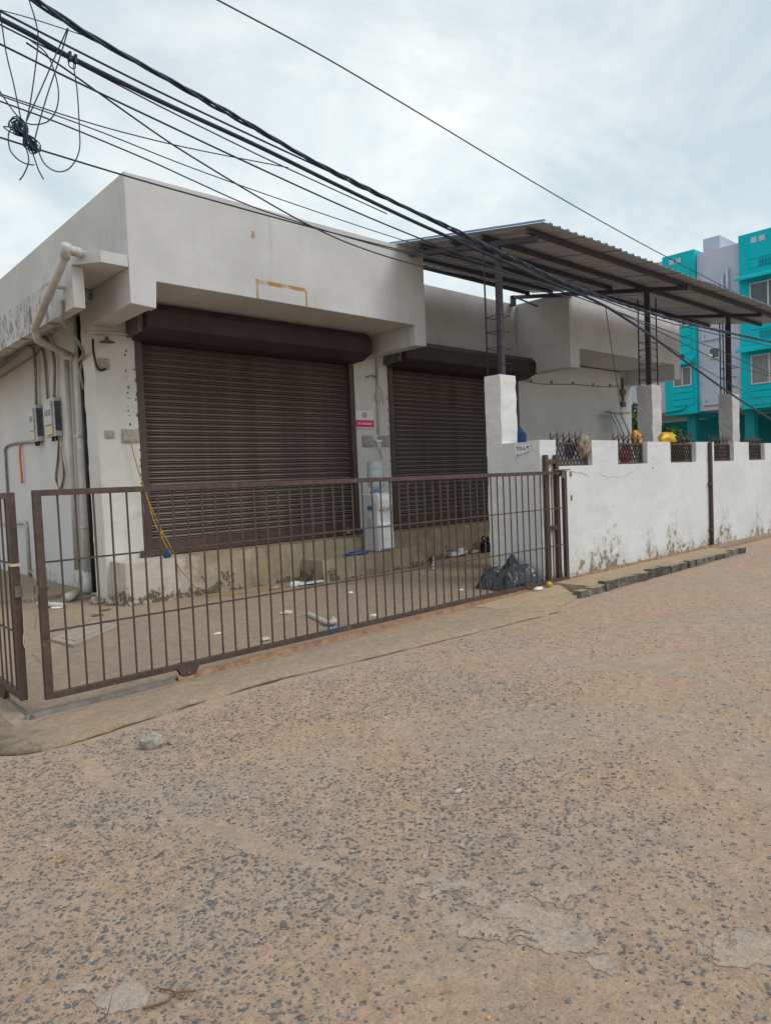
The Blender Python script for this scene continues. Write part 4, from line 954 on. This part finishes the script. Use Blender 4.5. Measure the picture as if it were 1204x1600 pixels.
# ------------------------------------------------------------------ trees behind the wall
def tree(x, y, z0, h, r, seed, label, nleaf=1400):
    t = thing('tree', label, 'tree', (x, y, z0), 'trees behind the yard wall')
    rs = np.random.default_rng(seed); m1 = MB()
    m1.tube([(x, y, z0), (x+.1, y, z0+h*.35), (x+.05, y+.1, z0+h*.6)], [.13, .10, .06], 8)
    for k in range(7):
        a = rs.uniform(0, 6.28); e = Vector((x+.05, y+.1, z0+h*.5)); f = e+Vector((math.cos(a)*r*.8, math.sin(a)*r*.8, rs.uniform(.1, .5)*h))
        m1.tube([e, e.lerp(f, .5)+Vector((0, 0, .15)), f], [.05, .035, .012], 5)
    part('trunk', m1, M['bark'], t)
    m1 = MB()
    cl = [(rs.normal(0, r*.45), rs.normal(0, r*.45), rs.uniform(.35, .95)*h, rs.uniform(.25, .5)*r) for _ in range(16)]
    for _ in range(nleaf):
        c = cl[rs.integers(len(cl))]; d = rs.normal(0, 1, 3); d /= np.linalg.norm(d); q = d*c[3]*rs.uniform(.5, 1.05)
        p = Vector((x+c[0]+q[0], y+c[1]+q[1], z0+c[2]+q[2]*.8)); s = rs.uniform(.07, .15)
        u = Vector(rs.normal(0, 1, 3)).normalized()*s; v = u.cross(Vector(rs.normal(0, 1, 3))).normalized()*s*.45
        m1.poly([p-u, p+v*.9, p+u, p-v*.9], [(0, 1, 2, 3)])
    part('crown', m1, M['leaf1'], t)
tree(24.2, 12.6, 0, 4.0, .95, 3, 'green leafy tree seen between the shop end and the middle column')
tree(24.2, 11.2, 0, 2.9, .80, 4, 'low green tree showing right of the middle column, behind the yellow bag')

# ------------------------------------------------------------------ overhead cables
def ext(pts, l=4.0, r=0.0):
    p = [Vector(a) for a in pts]
    if l: p = [p[0]+(p[0]-p[1]).normalized()*l*.5+Vector((0, 0, .03)), ] + p if l < 1 else [p[0]+(p[0]-p[1]).normalized()*l] + p
    if r: p = p + [p[-1]+(p[-1]-p[-2]).normalized()*r]
    return p
def cable(pts, rad, label, mat='thin', l=4.0, r=0.0, name='overhead_wire', n=6, group='overhead wires along the road'):
    p = ext(catmull(pts, 6), l, r); m1 = MB(); m1.tube(p, rad, n)
    return solo(name, m1, M[mat], label, 'wire', tuple(Vector(pts[0])), group)
A = [(1.49, 4.62, 4.52), (1.69, 4.62, 4.462), (1.88, 4.62, 4.418), (2.36, 4.62, 4.335), (3.07, 4.62, 4.21), (3.67, 4.62, 4.10), (4.45, 4.62, 4.0), (5.41, 4.62, 3.90), (6.81, 4.62, 3.74), (7.91, 4.62, 3.66), (10.18, 4.62, 3.61), (13.8, 4.62, 3.68)]
def resample(pts, step):
    out = [pts[0]]; need = step
    for p, q in zip(pts[:-1], pts[1:]):
        l = (q-p).length; d = need
        while d <= l: out.append(p.lerp(q, d/l)); d += step
        need = d-l
    return out
base = resample(ext(catmull(A, 16), 4, 10), .045); t = thing('power_cable_bundle', 'thickest twisted dark cable bundle, uppermost of the group crossing the picture', 'cable', A[0], 'overhead wires along the road')
for k in range(3):
    pts = []; s = 0
    for i, p in enumerate(base):
        if i: s += (p-base[i-1]).length
        a = s*9 + k*2.094; rr = .0115*(1+.3*math.sin(s*5)); pts.append(p+Vector((0, math.cos(a)*rr, math.sin(a)*rr)))
    m1 = MB(); m1.tube(pts, .0095, 6); part('strand', m1, M['cable'], t)
cable([(1.33, 4.66, 4.39), (1.69, 4.66, 4.335), (2.32, 4.66, 4.25), (3.09, 4.66, 4.165), (4.12, 4.66, 4.06), (5.26, 4.66, 3.92), (6.87, 4.66, 3.74), (8.1, 4.66, 3.64), (10.2, 4.66, 3.57), (13.8, 4.66, 3.62)], .007, 'single dark wire just below the thick twisted bundle', 'cable', 4, 10)
C = [(1.33, 4.70, 4.37), (1.51, 4.70, 4.34), (1.74, 4.70, 4.29), (2.34, 4.70, 4.21), (3.11, 4.70, 4.13), (3.87, 4.70, 4.03), (4.78, 4.70, 3.92), (5.49, 4.70, 3.85), (6.92, 4.70, 3.71), (8.17, 4.70, 3.60)]
cable(C + [(9.33, 4.70, 3.37), (10.33, 4.70, 3.12), (11.56, 4.70, 2.82), (12.67, 4.70, 2.57), (13.97, 4.70, 2.31)], .016, 'second thickest dark cable, dropping towards the right edge over the wall', 'cable', 4, 3, 'power_cable', 8)
m1 = MB()
for q in (0, .035): m1.box(1.725+q, 1.740+q, 4.68, 4.72, 4.268-q*.15, 4.318-q*.15)
m1.tube([(1.745+.022*math.cos(a), 4.70, 4.245+.022*math.sin(a)) for a in np.linspace(0, 6.28, 14)], .004, 5)
solo('cable_clamp', m1, M['cable'], 'small dark clamp with a ring on the second thickest cable', 'clamp', (1.74, 4.70, 4.29))
cable([(1.34, 4.72, 4.345), (1.78, 4.72, 4.28), (2.35, 4.72, 4.185), (3.12, 4.72, 4.075), (3.42, 4.72, 4.04), (4.5, 4.72, 3.92)], .005, 'thin wire hugging the underside of the second thickest cable', 'thin')
cable([(1.34, 4.74, 4.24), (1.78, 4.74, 4.17), (2.35, 4.74, 4.09), (3.13, 4.74, 3.985), (4.18, 4.74, 3.86), (5.34, 4.74, 3.76), (6.38, 4.74, 3.69), (8.24, 4.74, 3.60), (9.71, 4.74, 3.50), (11.66, 4.74, 3.38), (14.0, 4.74, 3.16)], .0065, 'dark wire below the second cable that carries on level to the right', 'cable', 4, 10)
cable([(8.28, 4.72, 3.60), (9.94, 4.72, 3.41), (11.95, 4.72, 3.18), (14.07, 4.72, 3.10)], .007, 'wire fanning out to the right, uppermost of the sagging two', 'thin', 0, 10)
cable([(8.39, 4.74, 3.58), (9.97, 4.74, 3.27), (11.26, 4.74, 3.02), (14.1, 4.74, 2.55)], .005, 'thin wire fanning out low across the middle column', 'thin', 0, 10)
cable([(1.32, 4.76, 3.95), (1.70, 4.76, 3.94), (2.07, 4.76, 3.945), (2.60, 4.76, 3.98), (3.45, 4.76, 4.07)], .004, 'thin wire rising slowly from the left edge to join the second cable', 'thin')
cable([(1.33, 4.80, 3.96), (1.92, 4.80, 3.925), (2.61, 4.80, 3.86), (3.47, 4.80, 3.81), (4.70, 4.80, 3.76), (6.02, 4.80, 3.74), (7.07, 4.80, 3.71)], .004, 'faint thin wire crossing above the parapet edge', 'thin')
cable([(1.34, 4.83, 3.94), (1.72, 4.83, 3.91), (2.28, 4.83, 3.84), (2.62, 4.83, 3.785), (3.11, 4.83, 3.71), (3.61, 4.83, 3.68), (4.24, 4.83, 3.66), (5.07, 4.83, 3.66), (6.6, 4.83, 3.70)], .005, 'thin wire meeting the parapet corner from the left edge', 'thin')
cable([(1.34, 4.86, 3.73), (1.56, 4.86, 3.72), (2.10, 4.86, 3.70), (2.63, 4.86, 3.69), (3.70, 4.86, 3.68), (5.10, 4.86, 3.69), (6.54, 4.86, 3.72), (8.45, 4.86, 3.66)], .006, 'lowest wire, running past the cable coil and along the parapet face', 'thin')
cable([(1.50, 4.78, 4.33), (1.72, 4.78, 4.255), (1.99, 4.78, 4.15), (2.36, 4.78, 4.01), (2.61, 4.78, 3.93), (3.14, 4.78, 3.78), (3.64, 4.78, 3.66), (4.19, 4.78, 3.58), (5.01, 4.78, 3.55), (6.43, 4.78, 3.60), (7.6, 4.78, 3.62)], .006, 'slanting wire that crosses the others and dips in front of the parapet', 'thin', 0)
cable([(1.32, 4.64, 4.385), (1.53, 4.635, 4.405), (1.86, 4.622, 4.417)], .003, 'very thin wire between the left edge and the twisted bundle', 'thin')
cable([(5.56, 9.2, 8.56), (7.42, 9.2, 8.47), (9.46, 9.2, 8.28), (13.91, 9.2, 7.83), (18.03, 9.2, 7.50), (21.98, 9.2, 7.26)], .012, 'lone thin wire high in the sky, slanting down to the turquoise house', 'thin', 6, 6, group=None)
cable([(8.25, 4.70, 3.60), (10.6, 5.95, 3.50), (14.5, 8.0, 3.22), (16.24, 8.9, 2.91)], .006, 'slack wire dropping from the cables to the ladder top', 'thin', 0, group=None)
# drop wires about the coil
drops = [([(1.50, 4.68, 4.54), (1.53, 4.68, 4.43), (1.54, 4.68, 4.32), (1.51, 4.68, 4.12), (1.47, 4.68, 3.91), (1.44, 4.68, 3.79)], 'thin drop wire bowing right, from the picture top to the coil'),
         ([(1.72, 4.67, 4.45), (1.64, 4.68, 4.26), (1.54, 4.68, 4.02), (1.44, 4.68, 3.79)], 'straight drop wire from the twisted bundle to the coil, left of a pair'),
         ([(1.725, 4.67, 4.45), (1.66, 4.68, 4.24), (1.57, 4.68, 3.98), (1.49, 4.68, 3.72), (1.47, 4.68, 3.62)], 'straight drop wire from the twisted bundle to the coil, right of a pair'),
         ([(1.33, 4.68, 4.41), (1.35, 4.68, 4.17), (1.38, 4.68, 4.0), (1.41, 4.68, 3.79)], 'drop wire from the left edge down to the coil top'),
         ([(1.48, 4.68, 4.30), (1.59, 4.68, 4.24), (1.64, 4.68, 4.08), (1.63, 4.68, 3.94), (1.57, 4.68, 3.83), (1.47, 4.68, 3.78), (1.40, 4.68, 3.80), (1.33, 4.68, 3.88), (1.28, 4.68, 3.96)], 'slack loop of wire hanging round above the coil'),
         ([(1.75, 4.69, 4.24), (1.76, 4.68, 4.08), (1.76, 4.68, 3.85), (1.75, 4.68, 3.70), (1.69, 4.68, 3.58), (1.61, 4.68, 3.53), (1.53, 4.68, 3.56), (1.49, 4.68, 3.66)], 'long slack loop from the cable clamp to the coil'),
         ([(1.40, 4.68, 3.74), (1.34, 4.68, 3.70), (1.335, 4.68, 3.60), (1.37, 4.68, 3.55), (1.42, 4.68, 3.53), (1.47, 4.68, 3.535)], 'small loose loop left of the coil'),
         ([(1.42, 4.68, 3.66), (1.44, 4.68, 3.56), (1.41, 4.68, 3.47), (1.38, 4.68, 3.42)], 'loose wire end curling left below the coil'),
         ([(1.46, 4.68, 3.63), (1.49, 4.68, 3.52), (1.52, 4.68, 3.46)], 'loose wire end pointing right below the coil')]
for p, lab in drops: cable(p, .0042, lab, 'thin', 0, 0, 'drop_wire', 5, 'drop wires about the cable coil')
m1 = MB()
c0 = Vector((1.43, 4.68, 3.70)); ax = Vector((.10, 0, -.155)).normalized(); pe = Vector((.84, 0, .54))
for k in range(17):
    pts = []; w = random.uniform(.012, .048); L_ = random.uniform(.05, .115); oy = random.uniform(-.03, .03); sk = random.uniform(-.35, .35); tilt = random.uniform(-.25, .25)
    a2, p2 = (ax+pe*tilt).normalized(), (pe-ax*tilt).normalized(); q = random.uniform(0, 9)
    for a in np.linspace(0, 2*math.pi, 37):
        pts.append(c0 + a2*math.sin(a)*L_*(1+.12*nz(q, a)) + p2*(math.sin(2*a+sk*math.cos(a))*w + .008*nz(a*1.3, q)) + Vector((0, oy*math.cos(a)+.01*nz(a, q, 4), 0)))
    m1.tube(pts, .0038, 5)
m1.tube([c0-ax*.016, c0+ax*.016], .017, 8)
m1.tube(catmull([c0-ax*.04, c0+Vector((-.09, .01, .03)), c0+Vector((-.12, 0, .015)), c0+Vector((-.07, 0, -.005)), c0-ax*.02], 6), .004, 5)
solo('cable_coil', m1, M['cable'], 'tangled coil of spare dark cable tied in the middle, hanging at the upper left', 'cable coil', tuple(c0))

# ------------------------------------------------------------------ cords and litter in the yard
m1 = MB(); m1.tube(catmull([(3.93, 9.33, 2.20), (4.0, 9.30, 1.81), (4.09, 9.28, 1.46), (4.12, 9.10, 1.02), (4.26, 8.96, .60), (4.40, 8.86, .30), (4.62, 8.80, .03), (4.74, 8.62, .02), (5.5, 8.42, .02), (6.1, 8.55, .02), (6.38, 8.40, .08), (6.46, 8.42, .33), (6.6, 8.60, .345)], 7), .007, 6)
m1.tube(catmull([(4.09, 9.26, 1.40), (4.16, 9.08, 1.02), (4.29, 8.95, .62)], 6), .006, 6); m1.tube([(4.16, 9.07, .93), (4.19, 9.05, .87)], .022, 6)
solo('cord', m1, M['ochre'], 'ochre yellow cord hanging from the left switch plate and trailing over the yard', 'cord', (4.0, 9.0, .02))
solo('plastic_knot', crumple((4.20, 8.97, .60), (.05, .03, .06), 4, 2), M['clothblue'], 'small dark knotted scrap on the plinth beside the yellow cord', 'scrap', (4.20, 8.97, .58))
def gz(x, y, d=0.0): return zyard(x, y)+d
def litter(name, mb, mat, label, cat, loc): return solo(name, mb, mat, label, cat, loc)
m1 = MB(); z = gz(4.6, 6.1, .03); m1.tube(catmull([(4.76, 6.60, z), (4.69, 6.35, z), (4.62, 6.12, z), (4.56, 5.97, z+.005), (4.63, 5.93, z+.01), (4.68, 6.02, z+.02)], 6), .028, 10)
litter('bent_pipe', m1, M['pvc'], 'bent white plastic pipe lying in the yard behind the gate', 'pipe', (4.6, 6.2, z))
m1 = MB(); z = gz(4.4, 5.7, .02); m1.tube([(4.32, 5.74, z), (4.38, 5.72, z), (4.48, 5.70, z), (4.56, 5.68, z)], [.008, .03, .03, .012], 10); m1.tube([(4.56, 5.68, z), (4.66, 5.66, z)], [.020, .012], 8, mi=1)
litter('plastic_tube', m1, [M['blueplastic'], M['whiteplastic']], 'bright blue and white plastic tube against the gate foot', 'tube', (4.4, 5.7, z))
def scrap(name, x, y, s, mat, label, cat, seed, zoff=.012, flat=.25):
    z = gz(x, y, zoff); return litter(name, crumple((x, y, z), (s, s*.7, s*flat*1.6), seed, 2, .7, True, False), M[mat], label, cat, (x, y, z))
scrap('dry_leaf', 4.66, 6.88, .065, 'cream', 'crumpled yellow wrapper on the yard floor near the bent pipe', 'wrapper', 5)
scrap('paper_scrap', 3.77, 5.97, .05, 'cream', 'pale scrap on the yard floor nearest the gate foot', 'scrap', 6)
m1 = MB(); m1.lathe((2.98, 9.67, gz(2.98, 9.67)+.004), [(.085, 0), (.085, .012), (.07, .016), (.02, .016)], 20); litter('lid', m1, M['whiteplastic'], 'round white lid lying flat in the yard at left', 'lid', (2.98, 9.67, 0))
m1 = MB(); m1.prism([(2.27, 7.66), (2.33, 7.16), (3.04, 7.75), (2.95, 8.30)], 'z', gz(2.6, 7.6)-.02, gz(2.6, 7.6)+.022); m1.prism([(2.36, 7.62), (2.40, 7.32), (2.92, 7.77), (2.86, 8.12)], 'z', gz(2.6, 7.6)+.02, gz(2.6, 7.6)+.030)
litter('drain_cover', m1, M['patch'], 'square cement drain cover set in the yard at left', 'drain cover', (2.6, 7.7, 0))
m1 = MB(); z = gz(9, 8.6, .025); m1.tube([(9.42, 9.0, z+.03), (8.20, 7.85, z)], .030, 8); litter('pvc_pipe', m1, M['pvc'], 'straight white pipe lying across the yard before the right shutter', 'pipe', (8.8, 8.4, z))
m1 = MB(); m1.bar((10.3, 9.0-.15, z+.02), (11.4, 8.78, z+.02), .09, .05); litter('white_strip', m1, M['pvc'], 'long pale strip lying at the plinth foot under the right shutter', 'strip', (10.8, 8.8, z))
m1 = MB(); m1.bar((9.7, 8.84, z+.03), (10.1, 8.80, z+.03), .12, .07); m1.bar((9.9, 8.80, z+.07), (10.05, 8.82, z+.10), .08, .05); litter('white_scrap', m1, M['whiteplastic'], 'broken white plastic casing lying left of the black cable heap', 'scrap', (9.9, 8.8, z))
m1 = MB()
for k in range(16):
    a0 = random.uniform(0, 6.28); rx, ry = random.uniform(.14, .28), random.uniform(.06, .12); h = random.uniform(.05, .26)
    m1.tube([(10.75+rx*math.cos(a)+random.uniform(-.01, .01), 8.74+ry*math.sin(a), z+h+.05*math.sin(2*a+a0)) for a in np.linspace(0, 6.28, 18)], .014, 5)
for k in range(4): m1.tube(catmull([(10.8, 8.74, z+.2), (11.1+.1*k, 8.72, z+.27-.04*k), (11.35+.06*k, 8.70, z+.16), (11.5-.2*k, 8.66, z+.04)], 6), .010, 5)
m1.tube(catmull([(10.6, 8.74, z+.15), (10.3, 8.72, z+.2), (10.0, 8.7, z+.02), (9.3, 8.7, z), (8.9, 8.75, z)], 6), .010, 5)
litter('cable_heap', m1, M['black'], 'heap of black cable on the yard floor below the right shutter', 'cable heap', (10.7, 8.74, z))
m1 = MB(); m1.bar((7.3, 8.50, .335), (7.62, 8.43, .335), .05, .012)
litter('blue_strip', crumple((7.15, 8.52, .345), (.22, .07, .03), 8, 3), M['bluebag'], 'cobalt blue polythene strip on the step beside the dispenser', 'polythene', (7.15, 8.52, .33))
scrap('blue_scrap', 6.15, 8.42, .09, 'bluebag', 'blue and white scrap at the step corner', 'scrap', 9)
scrap('paper_scrap', 5.95, 8.50, .10, 'whiteplastic', 'white crumpled scrap on the floor left of the step', 'scrap', 10)
scrap('paper_scrap', 5.55, 8.48, .07, 'clothgrey', 'dusty grey scrap farther left of the step', 'scrap', 11)
m1 = MB(); z = gz(5.8, 8.3, .012); m1.bar((5.9, 8.36, z+.02), (6.3, 8.30, z+.03), .06, .02); litter('white_strip', m1, M['whiteplastic'], 'short white strip lying by the step corner', 'strip', (6.1, 8.3, z))
m1 = MB(); m1.tube([(2.82, 9.95, .05), (3.05, 9.60, .03)], .035, 8); litter('pipe_offcut', m1, M['pvc'], 'white pipe offcut on the ground near the side wall', 'pipe', (2.9, 9.8, .03))
m1 = MB(); m1.tube([(3.20, 10.0, .07), (3.42, 10.25, .07)], .06, 10); litter('pipe_offcut', m1, M['pvc'], 'short wide pipe piece at the foot of the side wall', 'pipe', (3.3, 10.1, .06))
for k, (x, y, lab) in enumerate(((3.45, 9.55, 'grey rubble lump at the pillar foot'), (3.56, 9.30, 'small dark rubble at the plinth corner'))):
    litter('rubble', crumple((x, y, .02), (.09, .07, .06), 20+k, 2, .6, True, False), M['rock'], lab, 'rubble', (x, y, 0))
for k, (x, y, lab) in enumerate(((3.3, 8.9, 'dark dried leaf scrap before the pillar'), (3.1, 8.6, 'two dark dried leaves near the drain cover'))):
    scrap('dry_leaf', x, y, .06, 'twig', lab, 'leaf', 31+k, .006, .12)
for k, (x, y, lab) in enumerate(((6.0, 7.3, 'tiny white fleck in the middle of the yard'), (5.2, 5.95, 'pale scrap in the yard near the gate, right of the blue tube'), (7.0, 6.2, 'thin white thread scrap near the bag'), (3.6, 6.6, 'tiny white fleck behind the left gate bars'))):
    scrap('paper_scrap', x, y, .035, 'paper', lab, 'scrap', 41+k, .006, .2)

# dark polythene bag heaped against the wall end
import bmesh as _b
def bag():
    mb = MB(); n, m = 74, 64; V = []
    for i in range(n):
        for j in range(m):
            u, v = i/(n-1), j/(m-1); x = 7.20+u*.69; y = 5.50+v*.64
            env = max(0, 1-((u-.5)/.5)**6)*max(0, 1-((v-.5)/.5)**6)
            pk = math.exp(-((x-7.74)/.075)**2-((y-5.92)/.12)**2)*.27 + .21 + .05*nz(x*4, y*4, 3) - .05*(x > 7.8)
            q = Vector((x*3.2+y*1.1, y*2.6, 1.7)); fold = (1-abs(2*nz(*q)))*.11 + (1-abs(2*nz(q.x*2.3, q.y*2.6, 4)))*.07 + (1-abs(2*nz(q.x*5.1, q.y*4.6, 8)))*.03 - .10
            z = zyard(x, y) + max(0, env**.5*(pk + fold*(.9+pk*1.2))) - .01
            V.append((x+.03*nz(x*7, y*7, 2)*env, min(y+.05*nz(x*6, y*6, 9)*env, 6.3), z))
    F = [(i*m+j, (i+1)*m+j, (i+1)*m+j+1, i*m+j+1) for i in range(n-1) for j in range(m-1)]
    mb.poly(V, F, 0, True); return mb
solo('plastic_bag', bag(), M['tarp'], 'large slumped dark teal plastic bag against the wall behind the gate', 'plastic bag', (7.5, 5.85, -.02))
m1 = MB(); litter('lime', crumple((7.75, 5.33, zrail(7.75)+.055), (.042, .036, .034), 3, 3, .05, False), M['lime'], 'small yellow green fruit under the gate end', 'fruit', (7.75, 5.33, 0))
litter('paper_scrap', crumple((7.50, 5.33, zrail(7.5)+.03), (.09, .04, .025), 60, 2), M['paper'], 'crumpled white scrap beside the yellow fruit under the gate', 'scrap', (7.5, 5.33, 0))

# ------------------------------------------------------------------ things on the wall top
solo('rag', crumple((9.06, 5.565, 1.87), (.10, .05, .125), 71, 4, .75, False), M['clothgrey'], 'dusty brown rag draped over the first lattice grille', 'rag', (9.03, 5.57, 1.8))
solo('cloth', crumple((8.83, 5.66, 1.83), (.10, .04, .12), 72, 3, .4, False), M['clothblue'], 'navy cloth hanging behind the first lattice grille', 'cloth', (8.83, 5.66, 1.8))
solo('cloth', crumple((10.45, 5.67, 1.74), (.16, .035, .13), 73, 3, .4, False), M['clothred'], 'faded red cloth behind the second lattice grille', 'cloth', (10.45, 5.67, 1.7))
solo('yellow_bag', crumple((10.92, 5.73, 2.00), (.09, .07, .12), 74, 3, .4, False), M['amber'], 'amber polythene bag on the wall in front of the ladder', 'bag', (10.92, 5.72, 1.93))
m1 = crumple((11.88, 5.66, 1.99), (.24, .09, .10), 75, 3, .5)
solo('yellow_bag', m1, M['yellow'], 'bright yellow polythene bag on the wall right of the middle column', 'bag', (11.88, 5.64, 1.95))
solo('blue_bag', crumple((9.30, 6.9, 2.05), (.13, .1, .19), 76, 3, .3, False), M['clothblue'], 'dark blue bag showing above the wall beside the gate column', 'bag', (9.3, 6.9, 1.9))
m1 = MB(); m1.box(9.1, 9.5, 6.75, 7.05, -.02, 1.93)
solo('storage_box', m1, M['plinth'], 'plain box standing in the yard behind the wall beneath the dark blue bag', 'box', (9.3, 6.9, 0), bevel=.01)

# aluminium ladder leaning on the rear shop wall
t = thing('step_ladder', 'aluminium step ladder leaning on the rear white wall behind the yard wall', 'ladder', (17.0, 8.7, 0))
for dx in (0, .17, .46): 
    m1 = MB(); m1.bar((16.17+dx, 9.12, 2.93), (17.35+dx*1.15, 8.5, .02), .07, .03); part('rail', m1, M['steelladder'], t)
m1 = MB(); m1.box(15.98, 16.95, 9.02, 9.22, 2.93, 2.97); part('top_plate', m1, M['steelladder'], t, .004)
for k in range(8):
    f = (k+.7)/8.4; a = Vector((16.17, 9.12, 2.93)).lerp(Vector((17.35, 8.5, .02)), f); b = Vector((16.63, 9.12, 2.93)).lerp(Vector((17.88, 8.5, .02)), f)
    m1 = MB(); m1.bar(a, b, .05, .025); part('rung', m1, M['steelladder'], t)

# ------------------------------------------------------------------ odds and ends on the road
def rz(x): return zroad(x)
solo('rock', crumple((1.82, 4.26, rz(1.8)+.025), (.065, .05, .05), 81, 2, .6, True, False), M['rock'], 'broken grey rock on the road before the gate', 'rock', (1.82, 4.26, rz(1.8)))
solo('rock', crumple((1.93, 4.20, rz(1.9)+.012), (.03, .025, .02), 82, 1, .5, True, False), M['rock'], 'small chip beside the broken grey rock', 'rock', (1.93, 4.20, rz(1.9)))
solo('rock', crumple((2.62, 2.39, rz(2.6)+.008), (.020, .015, .010), 83, 1, .5, True, False), M['pvc'], 'small white chip lying alone on the road centre', 'rock', (2.62, 2.39, rz(2.6)))
m1 = MB(); z = rz(.9)+.010
m1.tube(catmull([(.83, 2.12, z), (.89, 2.09, z+.004), (.93, 2.10, z+.008), (.985, 2.07, z)], 5), [.004]*15+[.002], 5); m1.tube([(.93, 2.10, z+.008), (.925, 2.135, z), (.905, 2.165, z)], .003, 5); m1.tube([(.93, 2.10, z+.008), (.945, 2.075, z)], .002, 5)
solo('twig', m1, M['twig'], 'forked dry twig on the road at the bottom left', 'twig', (.9, 2.1, z))
for k, (x, y, a, l, lab) in enumerate(((1.95, 1.98, .3, .035, 'short dark twig on the road right of centre'), (2.42, 1.92, 2.2, .05, 'dark twig above the grey cement skim'), (1.25, 2.95, .5, .06, 'thin brown twig on the left of the road'), (2.25, 1.80, 1.0, .03, 'short twig beside the cement skim'), (3.9, 3.1, .2, .04, 'small twig far out on the road'))):
    m1 = MB(); z = rz(x)+.008; m1.tube([(x, y, z), (x+l*math.cos(a)*.5, y+l*math.sin(a)*.5, z+.004), (x+l*math.cos(a), y+l*math.sin(a), z)], [.003, .003, .0015], 5)
    solo('twig', m1, M['twig'], lab, 'twig', (x, y, z))
for k, (x, y, s, mat, lab) in enumerate(((1.40, 3.35, .011, 'yellow', 'tiny yellow petal on the road'), (.95, 3.25, .022, 'dryleaf', 'brown dry leaf on the road at left'), (1.55, 1.33, .008, 'amber', 'tiny orange petal at the bottom of the road'), (1.0, 2.65, .006, 'amber', 'tiny orange scrap on the lower left road'), (6.05, 4.95, .06, 'dryleaf', 'dry curled leaf on the apron beside the track'))):
    m1 = MB(); z = (rz(x) if k < 4 else -.075)+.008; a = k*1.3
    V = [(x+s*math.cos(a+t_)*(1 if i % 2 == 0 else .55), y+s*math.sin(a+t_)*.7, z+s*.25*math.sin(2*t_)) for i, t_ in enumerate(np.linspace(0, 5.6, 8))] + [(x, y, z+s*.1)]
    m1.poly(V, [(i, (i+1) % 8, 8) for i in range(8)]); solo('leaf', m1, M[mat], lab, 'leaf', (x, y, z))
